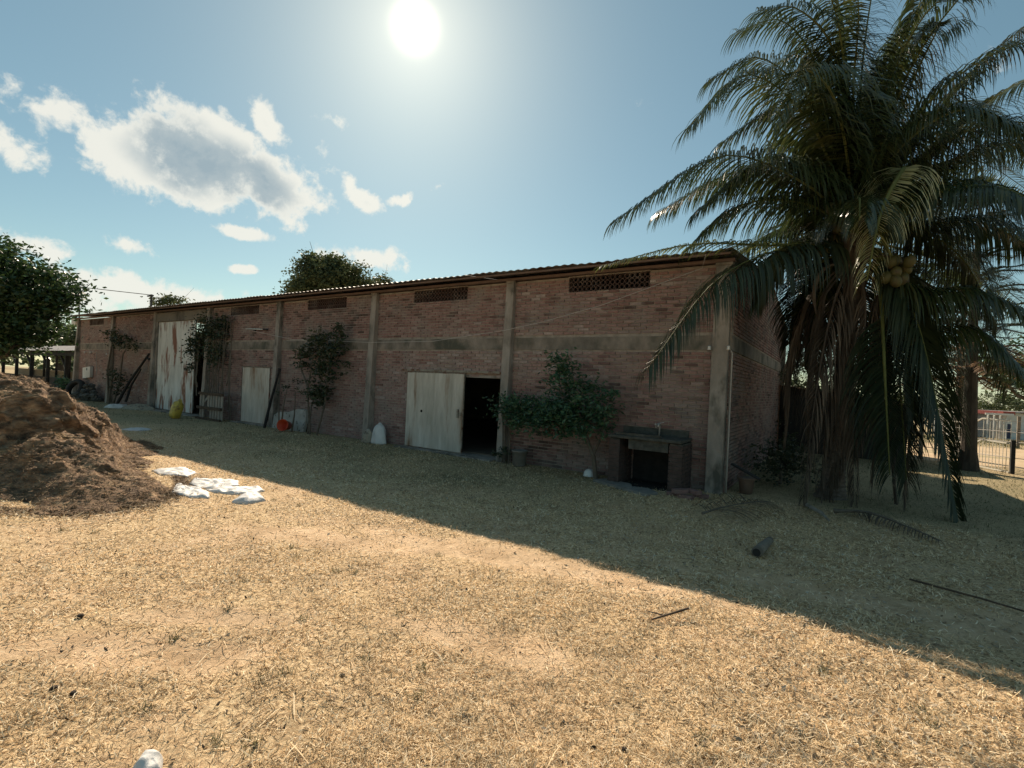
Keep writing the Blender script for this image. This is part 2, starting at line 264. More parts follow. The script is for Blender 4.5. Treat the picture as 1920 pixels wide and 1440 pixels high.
def ground_mat():
    m=bpy.data.materials.new('yard_ground'); m.use_nodes=True; nt=m.node_tree; N=nt.nodes; L=nt.links
    P=N['Principled BSDF']; P.inputs['Roughness'].default_value=.95; P.inputs['Specular IOR Level'].default_value=.15
    geo=N.new('ShaderNodeNewGeometry')
    def noise(s,dt=8,r=.6,off=0):
        mp=N.new('ShaderNodeMapping'); mp.inputs['Location'].default_value=(off,off*.7,0); L.new(geo.outputs['Position'],mp.inputs[0])
        n=N.new('ShaderNodeTexNoise'); n.inputs['Scale'].default_value=s; n.inputs['Detail'].default_value=dt; n.inputs['Roughness'].default_value=r; L.new(mp.outputs[0],n.inputs['Vector']); return n.outputs[0]
    def ramp(f,cs,lo,hi):
        r=N.new('ShaderNodeValToRGB'); e=r.color_ramp.elements
        while len(e)<len(cs): e.new(.5)
        for i,c in enumerate(cs): e[i].position=lo+(hi-lo)*i/(len(cs)-1); e[i].color=(*c,1)
        L.new(f,r.inputs[0]); return r.outputs[0]
    def mix(f,a,b,t='MIX'):
        n=N.new('ShaderNodeMix'); n.data_type='RGBA'; n.blend_type=t
        for i,v in ((0,f),(6,a),(7,b)):
            if isinstance(v,(int,float)): n.inputs[i].default_value=v
            elif isinstance(v,tuple): n.inputs[i].default_value=(*v,1)
            else: L.new(v,n.inputs[i])
        return n.outputs[2]
    sand=ramp(noise(3),[(.47,.32,.185),(.60,.425,.26),(.70,.515,.335)],.3,.7)
    straw=ramp(noise(34,6,.8),[(.15,.095,.055),(.54,.38,.21),(.80,.62,.38)],.36,.60)
    col=mix(ramp(noise(.9,7,.65,5),[(.25,.25,.25),(1,1,1)],.38,.52),sand,straw)
    ab=N.new('ShaderNodeAttribute'); ab.attribute_name='bare'; col=mix(ab.outputs['Fac'],col,sand)
    at=N.new('ShaderNodeAttribute'); at.attribute_name='tone'      # how grassy the turf is, from the mesh
    g=ramp(noise(20,6,.7,9),[(.11,.105,.06),(.21,.195,.11),(.36,.31,.20)],.34,.66)
    col=mix(at.outputs['Fac'],col,g)
    col=mix(ramp(noise(1.7,5,.6,20),[(0,0,0),(.35,.35,.35)],.55,.7),col,(.22,.15,.09))
    L.new(col,P.inputs['Base Color'])
    b=N.new('ShaderNodeBump'); b.inputs['Strength'].default_value=.9; b.inputs['Distance'].default_value=.03; L.new(noise(22,8,.75,3),b.inputs['Height']); L.new(b.outputs[0],P.inputs['Normal'])
    return m
mt['ground']=ground_mat()
# ---------------------------------------------------------------- helpers
def tag(o,label=None,cat=None,group=None,kind=None):
    for k,v in (('label',label),('category',cat),('group',group),('kind',kind)):
        if v: o[k]=v
    return o
def thing(name,label,cat,loc=(0,0,0),group=None):
    o=bpy.data.objects.new(name,None); COL.objects.link(o); o.location=loc; o.empty_display_size=.2
    return tag(o,label,cat,group)
def wloc(p):
    v=Vector((0,0,0))
    while p: v+=p.location; p=p.parent
    return v
def npmesh(name,V,F,m,parent=None,tone=None,smooth=False):
    """V (n,3) in world space, F (m,k) array or list of tuples -> ONE mesh object under parent"""
    V=np.asarray(V,dtype=np.float32).reshape(-1,3)
    if parent is not None: V=V-np.array(wloc(parent),dtype=np.float32)
    me=bpy.data.meshes.new(name)
    if isinstance(F,np.ndarray):
        k=F.shape[1]; n=len(F)
        me.vertices.add(len(V)); me.vertices.foreach_set('co',V.ravel())
        me.loops.add(n*k); me.loops.foreach_set('vertex_index',F.astype(np.int32).ravel())
        me.polygons.add(n); me.polygons.foreach_set('loop_start',np.arange(0,n*k,k,dtype=np.int32))
        me.update(calc_edges=True)
    else: me.from_pydata(V.tolist(),[],F); me.update()
    if smooth: me.polygons.foreach_set('use_smooth',np.ones(len(me.polygons),dtype=bool))
    if tone is not None:
        a=me.attributes.new('tone','FLOAT','POINT'); a.data.foreach_set('value',np.asarray(tone,dtype=np.float32))
    me.materials.append(mt[m] if isinstance(m,str) else m)
    o=bpy.data.objects.new(name,me); COL.objects.link(o)
    if parent is not None: o.parent=parent
    return o
class B:
    def __init__(s): s.v=[];s.f=[];s.t=[]
    def add(s,v,f,t=.5):
        n=len(s.v); s.v+= [tuple(map(float,p)) for p in v]; s.f+=[tuple(int(i)+n for i in q) for q in f]; s.t+=[t]*len(v)
    def box(s,x0,x1,y0,y1,z0,z1,t=.5,rot=None,c=None):
        v=[(x,y,z) for z in (z0,z1) for y in (y0,y1) for x in (x0,x1)]
        if rot is not None:
            c=Vector(c or ((x0+x1)/2,(y0+y1)/2,(z0+z1)/2)); v=[rot@(Vector(p)-c)+c for p in v]
        s.add(v,[(0,2,3,1),(4,5,7,6),(0,1,5,4),(1,3,7,5),(3,2,6,7),(2,0,4,6)],t)
    def beam(s,p,q,w,h,up=(0,0,1)):
        p=Vector(p);q=Vector(q);d=(q-p).normalized();u=Vector(up)
        if abs(d.dot(u))>.98:u=Vector((1,0,0))
        a=d.cross(u).normalized()*w/2;b=a.cross(d).normalized()*h/2
        v=[p-a-b,p+a-b,p+a+b,p-a+b,q-a-b,q+a-b,q+a+b,q-a+b]
        s.add(v,[(3,2,1,0),(4,5,6,7),(0,1,5,4),(1,2,6,5),(2,3,7,6),(3,0,4,7)])
    def tube(s,pts,r,n=8,cap=True):
        pts=[Vector(p) for p in pts]; rr=r if hasattr(r,'__len__') else [r]*len(pts)
        ref=Vector((0,0,1)); d=(pts[-1]-pts[0]).normalized()
        if abs(d.z)>.8: ref=Vector((1,0,0))
        v=[];f=[]
        for i,p in enumerate(pts):
            t=(pts[min(i+1,len(pts)-1)]-pts[max(i-1,0)]).normalized(); a=t.cross(ref).normalized(); b=a.cross(t)
            for k in range(n): an=2*math.pi*k/n; v.append(p+(a*math.cos(an)+b*math.sin(an))*rr[i])
        for i in range(len(pts)-1):
            for k in range(n): f.append((i*n+k,i*n+(k+1)%n,(i+1)*n+(k+1)%n,(i+1)*n+k))
        if cap: f.append(tuple(range(n-1,-1,-1))); f.append(tuple(range((len(pts)-1)*n,len(pts)*n)))
        s.add(v,f)
    def lathe(s,prof,c,n=20,M=None,jit=0,capb=True,capt=True):
        v=[];f=[];c=Vector(c)
        for r,z in prof:
            for k in range(n):
                an=2*math.pi*k/n; j=1+random.uniform(-jit,jit)
                p=Vector((r*math.cos(an)*j,r*math.sin(an)*j,z)); v.append((M@p if M else p)+c)
        m=len(prof)
        for i in range(m-1):
            for k in range(n): f.append((i*n+k,i*n+(k+1)%n,(i+1)*n+(k+1)%n,(i+1)*n+k))
        if capb:f.append(tuple(range(n-1,-1,-1)))
        if capt:f.append(tuple(range((m-1)*n,m*n)))
        s.add(v,f)
    def out(s,name,m,parent=None,smooth=False,tone=False): return npmesh(name,s.v,s.f,m,parent,s.t if tone else None,smooth)
def one(name,m,parent,fn,smooth=False):
    b=B(); fn(b); return b.out(name,m,parent,smooth)
_tab=rng.random((64,64,64)).astype(np.float32)
def vn(p):
    p=np.asarray(p,dtype=np.float64); i=np.floor(p).astype(int); f=p-i; f=f*f*(3-2*f); i0=i%64; i1=(i+1)%64; r=0
    for a in (0,1):
        for b in (0,1):
            for c in (0,1):
                w=(f[...,0] if a else 1-f[...,0])*(f[...,1] if b else 1-f[...,1])*(f[...,2] if c else 1-f[...,2])
                r=r+w*_tab[(i1 if a else i0)[...,0],(i1 if b else i0)[...,1],(i1 if c else i0)[...,2]]
    return r
def fbm(p,oct=4,g=.5):
    p=np.asarray(p,dtype=np.float64); r=0;a=1;s=0
    for k in range(oct): r=r+a*(vn(p*2**k+k*17.3)-.5); s+=a; a*=g
    return r/s*2
def sstep(a,b,x): t=np.clip((x-a)/(b-a),0,1); return t*t*(3-2*t)
def gz(x,y):
    """ground height"""
    x=np.asarray(x,float);y=np.asarray(y,float)
    P=np.stack([x,y,np.zeros_like(x)],-1); near=np.exp(-(x*x+y*y)/400)
    z=.045*fbm(P*.5,3)*near-1.6*sstep(28,62,y)
    r=np.hypot(x,y); fine=np.exp(-(r/7)**2)
    z=z+.016*fbm(P*4,3)*sstep(60,10,r)+.014*fbm(P*16,3)*fine
    # tyre tracks: fine parallel ridges crossing the near yard and along the shade edge
    def track(cx,cy,lx,ly,ang,wl,amp):
        u=(x-cx)*math.cos(ang)+(y-cy)*math.sin(ang); v=-(x-cx)*math.sin(ang)+(y-cy)*math.cos(ang)
        m=np.exp(-(u/lx)**4-(v/ly)**4); amp=amp*1.7; return -m*amp*(.7+.3*np.sin(u*3))*(.5+.5*np.sin((v+.02*np.sin(u*4))*2*math.pi/wl))-m*amp*.3
    z=z+track(-3.5,1.28,.55,.16,.60,.045,.012)+track(-3.6,1.75,.6,.1,.6,.05,.008)+track(-2.3,4.2,2.2,.35,.17,.16,.02)+track(-1.6,1.9,.7,.15,.5,.05,.01)+track(.8,5.3,3.,.4,.1,.18,.012)
    wallz=np.exp(-((y-9.1)/.5)**2)*sstep(-34,-32,x)*sstep(-.5,-1.5,x)
    return z*(1-.8*wallz)
BARE=[(-3.5,1.3,.75,.26,.60),(-3.6,1.78,.6,.14,.6),(-2.6,4.15,2.4,.28,.17),(.8,5.3,2.6,.34,.1),(-1.0,1.55,.6,.16,.5),(-4.6,3.3,1.0,.3,.35),(-1.9,2.7,.7,.2,.3)]
def bare(x,y):
    x=np.asarray(x,float);y=np.asarray(y,float); m=np.zeros_like(x); n=fbm(np.stack([x*3,y*3,x*0+11],-1),3)*.5
    for cx,cy,lx,ly,a in BARE:
        u=(x-cx)*math.cos(a)+(y-cy)*math.sin(a); v=-(x-cx)*math.sin(a)+(y-cy)*math.cos(a); m=np.maximum(m,sstep(1.25,.6,np.sqrt((u/lx)**2+(v/ly)**2)+n))
    return m
def lookpos(lat,fwd,z=0):
    """metres to the right of and ahead of the yard's viewing spot"""
    return np.array((-.547*fwd+.837*lat,.837*fwd+.547*lat,z))
# ---------------------------------------------------------------- ground
def build_ground():
    na=900; rs=np.concatenate([[0.02],np.geomspace(.5,420,330)]); A=np.linspace(0,2*math.pi,na,endpoint=False)
    R,AA=np.meshgrid(rs,A,indexing='ij'); X=R*np.cos(AA); Y=R*np.sin(AA); Z=gz(X,Y)
    nr=len(rs); i=np.arange(nr-1)[:,None]*na; k=np.arange(na)[None,:]; k2=(k+1)%na
    F=np.stack([i+k,i+na+k,i+na+k2,i+k2],-1).reshape(-1,4)
    P=np.stack([X,Y,np.zeros_like(X)],-1)
    n=fbm(P*.7,4)
    turf=sstep(5.0,7.4,Y+n*1.3)*sstep(-1.5,-5,X)*.75+sstep(8.2,9.5,Y+n)*sstep(-5,-1,X)*.8
    turf=np.maximum(turf,sstep(27.5,29,Y)*.8); turf=np.maximum(turf,sstep(-22,-40,X)*.6); turf=np.maximum(turf,sstep(60,160,R)*.9)
    turf=np.clip(turf*(.75+.6*n),0,1)
    o=npmesh('ground',np.stack([X,Y,Z],-1),F,'ground',None,turf.ravel(),True); a=o.data.attributes.new('bare','FLOAT','POINT'); a.data.foreach_set('value',bare(X,Y).ravel().astype(np.float32)); tag(o,kind='structure')
    # far sandy road
    xs=np.linspace(-70,90,161); ys=np.linspace(19.3,27.6,14); XX,YY=np.meshgrid(xs,ys,indexing='ij')
    edge=.6*fbm(np.stack([XX*.4,YY*0,XX*0],-1),3); YY2=YY+edge*np.where(abs(YY-23.4)>3.5,1,0)
    ZZ=gz(XX,YY2)+.012; ii=np.arange(160)[:,None]*14; jj=np.arange(13)[None,:]
    F=np.stack([ii+jj,ii+14+jj,ii+15+jj,ii+jj+1],-1).reshape(-1,4)
    tag(npmesh('dirt_road',np.stack([XX,YY2,ZZ],-1),F,'sand',None,None,True),kind='structure')
build_ground()
# ---------------------------------------------------------------- warehouse
YW=9.20; XG=-1.58; XL=-32.35; YB=18.15; HT=3.93; BAY=4.3396; PX=-1.86
WH=thing('brick_warehouse','long low red-brown brick warehouse with concrete piers, in shade behind the yard','warehouse',(-17,9.2,0))
vents=[(-4.72,-3.04,3.62,3.92),(-9.06,-7.36,3.62,3.92),(-13.43,-11.67,3.62,3.92),(-17.8,-16.06,3.62,3.9),(-30.85,-29.1,3.6,3.9)]
opens=[(-8.1,-6.22,0,1.80),(-16.92,-15.22,0,1.87),(-23.4,-19.42,0,3.72)]
def intervals(z0,z1,x0,x1,holes):
    iv=[(x0,x1)]
    for a,b,c,d in holes:
        if c<z1-.004 and d>z0+.004:
            n=[]
            for p,q in iv:
                if b<=p or a>=q:n.append((p,q)); continue
                if a-p>.03:n.append((p,a))
                if q-b>.03:n.append((b,q))
            iv=n
    return iv
def wall_faces(name,x0,x1,z0,z1,holes,fn,m,parent):
    """backing (mortar) sheet cut round the openings, with thickness: boxes per cell"""
    xs=sorted({x0,x1,*[h[0] for h in holes],*[h[1] for h in holes]}); zs=sorted({z0,z1,*[h[2] for h in holes if h[2]>z0],*[h[3] for h in holes if h[3]<z1]})
    b=B()
    for j in range(len(zs)-1):
        for p,q in intervals(zs[j],zs[j+1],x0,x1,holes): fn(b,p,q,zs[j],zs[j+1])
    return b.out(name,m,parent)
hl=vents+opens
front=wall_faces('front_wall',XL,XG-.002,-.05,HT,hl,lambda b,p,q,c,d:b.box(p,q,YW,YW+.2,c,d),'mortar',WH)
tag(front,'front wall of weathered red brick')
bricksA=[]  # (x,z,len,tone) on the front face
PIT=.067; BH=.055; BL=.222; JT=.012
beltz=(2.445,2.70)
def brick_courses(x0,x1,z0,z1,holes):
    out=[]; k=0; z=z0
    while z+BH<z1:
        if not(z+BH>beltz[0] and z<beltz[1]):
            off=(k%2)*.5*(BL+JT)+random.uniform(-.02,.02)
            for p,q in intervals(z,z+BH,x0,x1,holes):
                x=math.floor((p-off)/(BL+JT))*(BL+JT)+off
                while x<q:
                    a=max(x,p+.002); b=min(x+BL,q-.002)
                    if b-a>.04: out.append((a,b,z))
                    x+=BL+JT
        k+=1; z+=PIT
    return out
fr=brick_courses(XL+.1,XG,.01,HT-.03,hl)
def brick_geo(a,b,z,t=None):
    d=.012+random.random()*.010; j=lambda s=.003: random.uniform(-s,s); q=.004
    zt=z+BH
    return [(a+j(),YW+.01,z+j()),(b+j(),YW+.01,z+j()),(b+j(),YW+.01,zt+j()),(a+j(),YW+.01,zt+j()),(a+q+j(),YW-d,z+q+j()),(b-q+j(),YW-d+j(),z+q+j()),(b-q+j(),YW-d+j(),zt-q+j()),(a+q+j(),YW-d,zt-q+j())]
BF=[(4,5,6,7),(0,1,5,4),(1,2,6,5),(2,3,7,6),(3,0,4,7)]
fr.sort(key=lambda s:(s[0]+2.0)**2+(s[2]-1.7)**2*.8)
full=[s for s in fr if s[1]-s[0]>BL-.006 and s[0]<XG-.6][:300]; fs=set(full)
protos=[]
for k in range(10):
    v=[(x-.0,y-YW,zz) for x,y,zz in brick_geo(0,BL,0)]
    me=bpy.data.meshes.new('brick'); me.from_pydata(v,[],BF); me.update(); a=me.attributes.new('tone','FLOAT','POINT'); a.data.foreach_set('value',[.05+.9*k/9]*8); me.materials.append(mt['brick']); protos.append(me)
fw=Vector(wloc(front))
def btone(x,z):
    n=float(fbm(np.array([x*.35,z*.9,3.]),3)); g=random.gauss(0,.13) if random.random()<.8 else random.choice((-1,1))*random.uniform(.2,.45)
    return min(1,max(0,.52+n*.5+g))
for a,b,z in full:
    o=bpy.data.objects.new('brick',protos[min(9,int(btone(a,z)*10))]); COL.objects.link(o); o.parent=front; o.location=Vector((a,YW,z))-fw
rest=B()
for s in fr:
    if s not in fs: rest.add(brick_geo(*s),BF,btone(s[0],s[2]))
tag(rest.out('bricks',mt['brick'],front,tone=True),kind='stuff')
# gable wall
gab=B(); gab.box(XG-.2,XG-.022,YW+.2,YB,-.05,HT)
gab.add([(XG-.2,YW,HT),(XG-.022,YW,HT),(XG-.022,YB,HT),(XG-.2,YB,HT),(XG-.2,(YW+YB)/2,HT+.62),(XG-.022,(YW+YB)/2,HT+.62)],[(0,4,3),(1,2,5),(0,1,5,4),(2,3,4,5)])
gable=gab.out('gable_wall','mortar',WH)
gb=B()
def gbrick(y0,y1,z,t):
    d=.022+random.random()*.006; j=lambda s=.003: random.uniform(-s,s)
    x0=XG-.024; x1=XG-.024+d
    gb.add([(x0,y0,z),(x0,y1,z),(x0,y1,z+BH),(x0,y0,z+BH),(x1,y0+.004,z+.004+j()),(x1,y1-.004,z+.004+j()),(x1,y1-.004,z+BH-.004+j()),(x1,y0+.004,z+BH-.004)],BF,t)
z=.01;k=0
while z<HT+.5:
    if not(z+BH>beltz[0] and z<beltz[1]):
        ymax=YB if z<HT else (YW+YB)/2+(1-(z-HT)/.62)*4.3; ymin=YW+.06 if z<HT else (YW+YB)/2-(1-(z-HT)/.62)*4.3
        y=ymin+(k%2)*.12
        while y<ymax-.24: gbrick(y,y+BL,z,min(1,max(0,.35+random.gauss(0,.2)))); y+=BL+JT
    z+=PIT;k+=1
tag(gb.out('bricks','brick',gable,tone=True),kind='stuff')
one('ring_beam','belt',WH,lambda b:[b.box(PX-BAY*(i+1)+.205,PX-BAY*i-.005,YW-.018,YW-.0005,*beltz) for i in range(1)])
for i in (1,2,3,5,6): one('ring_beam','belt',WH,lambda b:b.box(PX-BAY*(i+1)+.205,PX-BAY*i-.005,YW-.018,YW-.0005,*beltz))
one('ring_beam','belt',WH,lambda b:b.box(XG-.0205,XG+.006,YW+.05,YB-.25,*beltz))
one('rear_wall','render',WH,lambda b:b.box(XL,XG-.2,YB-.2,YB,-.05,HT))
one('side_wall','mortar',WH,lambda b:b.box(XL,XL+.2,YW+.2,YB-.2,-.05,HT))
one('rear_pier','render',WH,lambda b:b.box(XG-.019,XG+.10,YB-.22,YB+.02,-.05,HT))
# concrete piers, battered
def pier(i,w=.2,top=HT-.04):
    x=PX-BAY*i; y0=YW-.235; y1=YW-.115
    if i==0: w=.262
    b=B(); b.add([(x,y0,-.1),(x+w,y0,-.1),(x+w,YW-.0005,-.1),(x,YW-.0005,-.1),(x,y1,top),(x+w,y1,top),(x+w,YW-.0005,top),(x,YW-.0005,top)],[(3,2,1,0),(4,5,6,7),(0,1,5,4),(1,2,6,5),(2,3,7,6),(3,0,4,7)])
    # short cement cap that leans up to the eave timber
    b.box(x-.01,x+w+.01,y1-.01,YW-.03,top,top+.05)
    o=b.out('pier','concrete',WH)
    bv=o.modifiers.new('bevel','BEVEL'); bv.width=.012; bv.segments=2
for i in range(8): pier(i)
# eave timber and roof
one('eave_beam','tindark',WH,lambda b:b.box(XL-.1,XG+.02,YW-.13,YW-.02,HT+.012,HT+.062))
def sheet(x0,x1,ya,za,yb,zb,wl=.177,amp=.010,n=8):
    nx=int((x1-x0)/wl*n)+1; xs=np.linspace(x0,x1,nx); w=amp*np.sin(xs/wl*2*math.pi)
    V=[];F=[]
    for t in (0,1):
        for (y,z) in ((ya,za),(yb,zb)):
            for x,a in zip(xs,w): V.append((x,y,z+a+(t*.004)))
    m=nx
    for k in range(nx-1):
        F+=[(k,k+1,m+k+1,m+k),(2*m+k,3*m+k,3*m+k+1,2*m+k+1),(k,2*m+k,2*m+k+1,k+1)]
    F+=[(0,m,3*m,2*m),(m-1,3*m-1,4*m-1,2*m-1)]
    return V,F
yr=(YW+YB)/2; slope=.62/(yr-YW); ye=8.62; ze=HT+.125
x=XL-.15;k=0
while x<XG:
    x1=min(x+.88,XG+.02); dz=.006*(k%2)+random.uniform(0,.006); dy=random.uniform(-.02,.02)
    V,F=sheet(x-.03,x1+.03,ye+dy,ze+dz-.022,yr,HT+.70+dz)
    npmesh('roof_sheet',V,F,'tin',WH); x+=.88; k+=1
V,F=sheet(XL-.15,XG+.05,YB+.4,HT+.06,yr,HT+.72,n=4); npmesh('rear_roof','tin' and V,F,'tin',WH)
one('purlin','tindark',WH,lambda b:b.box(XL-.1,XG+.02,ye+.10,ye+.15,HT+.05,HT+.082))
# interior
one('floor','floor',WH,lambda b:b.box(XL+.2,XG-.2,YW+.2,YB-.2,-.05,.045))
# ventilation grilles of pierced blocks
def vent_cell(s):
    c=.30*s; h=s/2
    out=[(-h+c,-h),(h-c,-h),(h,-h+c),(h,h-c),(h-c,h),(-h+c,h),(-h,h-c),(-h,-h+c)]
    r=.40*s; inn=[(r*math.cos(a),r*math.sin(a)) for a in [math.radians(-112.5+45*k) for k in range(8)]]
    V=[];F=[]
    for y in (-.012,.045):
        V+=[(p[0],y,p[1]) for p in out]+[(p[0],y,p[1]) for p in inn]
    for k in range(8):
        n=(k+1)%8
        F+=[(k,n,8+n,8+k),(16+k,24+k,24+n,16+n),(8+k,8+n,24+n,24+k)]
        if k%2: F.append((k,16+k,16+n,n))
    return V,F
vme=bpy.data.meshes.new('vent_block'); Vv,Fv_=vent_cell(.1); vme.from_pydata(Vv,[],Fv_); vme.update(); vme.materials.append(mt['clayvent'] if 'clayvent' in mt else mt['brick'])
for vi,(a,b,c,d) in enumerate(vents):
    if vi==4:
        g=B(); 
        for k in range(17): g.box(a+.05+k*.1,a+.09+k*.1,YW-.01,YW+.12,c+.02,d-.02)
        g.box(a,b,YW-.012,YW+.14,c-.001,c+.02); g.box(a,b,YW-.012,YW+.14,d-.02,d); g.out('vent_grille','brick',WH); continue
    nx=round((b-a)/.1); nz=3; sx=(b-a)/nx
    fb=B(); fb.box(a-.02,b+.02,YW-.016,YW-.004,c-.022,c-.004); fb.box(a-.02,b+.02,YW-.016,YW-.004,d+.004,d+.02)
    g=fb.out('vent_grille','mortar',WH)
    if vi<2:
        for ix in range(nx):
            for iz in range(nz):
                o=bpy.data.objects.new('vent_block',vme); COL.objects.link(o); o.parent=g; o.location=Vector((a+sx*(ix+.5),YW,c+.1*(iz+.5)))-Vector(wloc(g)); o.scale=(sx/.1,1,(d-c)/.3)
    else:
        jb=B()
        for ix in range(nx):
            for iz in range(nz): jb.add([(a+sx*(ix+.5)+p[0],YW+p[1],c+(d-c)/3*(iz+.5)+p[2]) for p in Vv],Fv_)
        tag(jb.out('vent_blocks','brick',g),kind='stuff')
# near sliding door
def leaf(parent,name,x0,x1,y,z0,z1,m,n,fm='frame',rows=1,lean=0):
    dr=B(); t=.035
    dr.box(x0,x0+.04,y-t,y,z0,z1); dr.box(x1-.04,x1,y-t,y,z0,z1); dr.box(x0+.04,x1-.04,y-t,y,z0,z0+.04); dr.box(x0+.04,x1-.04,y-t,y,z1-.04,z1)
    d=dr.out(name,fm,parent)
    for r in range(rows):
        za=z0+.02+(z1-z0-.04)*r/rows; zb=z0+.02+(z1-z0-.04)*(r+1)/rows-.004
        for k in range(n):
            xa=x0+.012+(x1-x0-.024)*k/n; xb=x0+.012+(x1-x0-.024)*(k+1)/n-.004; pb=B()
            s=(xb-xa)/6; yy=y-t-.004
            # shallow pressed ribs
            V=[];F=[];pr=[0,.006,.006,0,.006,.006,0]
            for q in range(7):
                V+=[(xa+s*q,yy-pr[q],za),(xa+s*q,yy-pr[q],zb)]
            for q in range(6): F.append((2*q,2*q+2,2*q+3,2*q+1))
            pb.add(V,F); pb.box(xa,xb,yy+.001,yy+.003,za,zb); pb.out('panel',m,d)
    return d
d3=leaf(WH,'sliding_door',-9.09,-7.27,YW-.06,.03,1.89,'paledoor',2); tag(d3,'pale weathered steel sliding door standing half open')
one('handle','frame',d3,lambda b:b.box(-7.42,-7.38,YW-.14,YW-.105,.85,1.05))
one('hole','dark',d3,lambda b:b.tube([(-8.56,YW-.103,.93),(-8.56,YW-.1065,.93)],.035,9)); one('hinge','frame',d3,lambda b:b.box(-7.36,-7.30,YW-.125,YW-.102,.9,.98))
one('door_track','frame',WH,lambda b:b.box(-9.3,-6.25,YW-.085,YW-.022,1.905,1.955))
one('door_lintel','concrete',WH,lambda b:b.box(-8.1,-6.225,YW-.02,YW+.19,1.802,1.86))
one('door_sill','concrete',WH,lambda b:b.box(-9.2,-6.24,YW-.36,YW+.2,-.05,.022))
d2=leaf(WH,'double_door',-16.86,-15.26,YW+.02,.02,1.86,'paledoor',2); tag(d2,'closed pale double door beside the shrubs')
one('door_sill','concrete',WH,lambda b:b.box(-17.1,-15.1,YW-.3,YW+.2,-.05,.02))
# tall rusty door
db=B(); db.box(-23.36,-19.02,YW-.10,YW+.12,3.55,HT-.045); db.out('door_lintel','render',WH)
one('door_jamb','concrete',WH,lambda b:b.box(-23.355,-23.25,YW-.08,YW+.15,0,3.55))
one('door_jamb','concrete',WH,lambda b:b.box(-19.46,-19.23,YW-.05,YW+.2,0,3.549))
d1=leaf(WH,'tall_door',-23.22,-20.16,YW-.01,.04,3.545,'rustdoor',6,rows=2); tag(d1,'tall sliding door of rust-streaked pale steel sheets')
one('door_sill','concrete',WH,lambda b:b.box(-23.4,-19.3,YW-.45,YW+.2,-.05,.025))
one('drain_pipe','cable',WH,lambda b:b.tube([(XG+.035,YW-.06,.02),(XG+.035,YW-.06,1.2),(XG+.03,YW-.04,2.38),(XG+.01,YW-.06,2.43)],.013,8),True)
def insulator(x,y,z):
    b=B(); b.lathe([(.012,-.03),(.028,-.028),(.03,-.01),(.018,0),(.026,.012),(.026,.03),(.012,.042)],(x,y,z),10); b.out('insulator','whiteglow',WH,True)
insulator(-1.89,YW-.2,2.46); insulator(-1.585,YW-.2,2.46); insulator(-31.2,YW-.06,2.27); insulator(-30.4,YW-.06,2.27);insulator(-27.85,YW-.25,2.2)
one('conduit','cable',WH,lambda b:b.tube([(-31.3,YW-.03,2.3),(-29.75,YW-.03,2.3),(-29.65,YW-.03,1.2)],.012,6))
# ---------------------------------------------------------------- things fixed to or leaning on the wall
t=thing('tube_light','thin white tube light fixed high on the brick between a vine and a concrete pier','lamp',(-16.2,YW-.06,3.11))
one('tube','whiteglow',t,lambda b:b.tube([(-16.7,YW-.06,3.13),(-15.68,YW-.06,3.09)],.018,8),True); one('end_cap','dark',t,lambda b:b.tube([(-15.68,YW-.06,3.09),(-15.45,YW-.06,3.07)],.024,8)); one('holder','dark',t,lambda b:b.box(-16.25,-16.15,YW-.05,YW-.015,3.04,3.14))
t=thing('meter_box','tilted pale metal box hanging on the brick wall at the far left end','box',(-30.6,YW-.1,1.3))
rt=Matrix.Rotation(math.radians(-5),3,'Y')
one('case','whitewall',t,lambda b:b.box(-31.05,-30.1,YW-.15,YW-.03,1.04,1.56,rot=rt)); one('slot','dark',t,lambda b:b.box(-30.55,-30.47,YW-.156,YW-.14,1.4,1.52,rot=rt))
pts=[(-1.95,8.7,4.0),(-2.05,8.93,3.83),(-3.87,8.93,3.28),(-5.13,8.93,3.0),(-6.1,8.93,2.84),(-8.16,8.93,2.62),(-10.33,8.93,2.61),(-13.73,8.93,2.72),(-16.55,8.93,3.11)]
t=tag(one('cable','cable',None,lambda b:b.tube(pts,.006,6,),True),'pale sagging cable strung along the front of the brick piers','cable')
t=thing('pallet','grey wooden slatted pallet leaning upright on the wall beside the tall rusty door','pallet',(-17.8,8.75,0))
one('board','woodb',t,lambda b:b.box(-18.62,-17.02,8.62,8.68,.84,.93)); one('board','woodb',t,lambda b:b.box(-18.62,-17.02,8.58,8.64,.36,.45)); one('board','woodb',t,lambda b:b.box(-18.62,-17.02,8.56,8.62,-.02,.07))
for k in range(9):
    if k in (2,): continue
    x=-18.56+k*.175; one('slat','wood',t,lambda b:b.box(x,x+.12,8.66,8.685,.02 if k!=3 else .3,.85+random.uniform(-.02,.03)))
one('brace','wood',t,lambda b:b.beam((-18.5,8.69,.46),(-17.95,8.69,.83),.08,.02,(0,1,0)))
t=thing('leaning_pole','dark wooden pole leaning on the concrete pier right of the pale double door','pole',(-14.5,8.8,0)); one('shaft','dark',t,lambda b:b.tube([(-14.62,8.7,0),(-14.52,8.8,.8),(-14.40,8.96,1.75)],[.045,.04,.03],8)); one('tip','dark',t,lambda b:b.tube([(-14.40,8.96,1.75),(-14.385,8.97,1.84)],[.05,.045],8))
t=thing('leaning_pole','long dark forked pole leaning across the brick by the tall rusty door','pole',(-24.6,8.9,0)); one('shaft','dark',t,lambda b:b.tube([(-25.5,8.6,0),(-24.9,8.8,1.0),(-23.85,9.1,2.25)],[.06,.05,.04],8)); one('fork','dark',t,lambda b:b.tube([(-23.95,9.07,2.1),(-23.75,9.05,2.0),(-23.62,9.05,2.05)],.035,7)); one('branch','dark',t,lambda b:b.tube([(-25.1,8.8,.2),(-24.9,8.9,.9),(-24.3,9.0,1.6)],[.05,.04,.03],7))
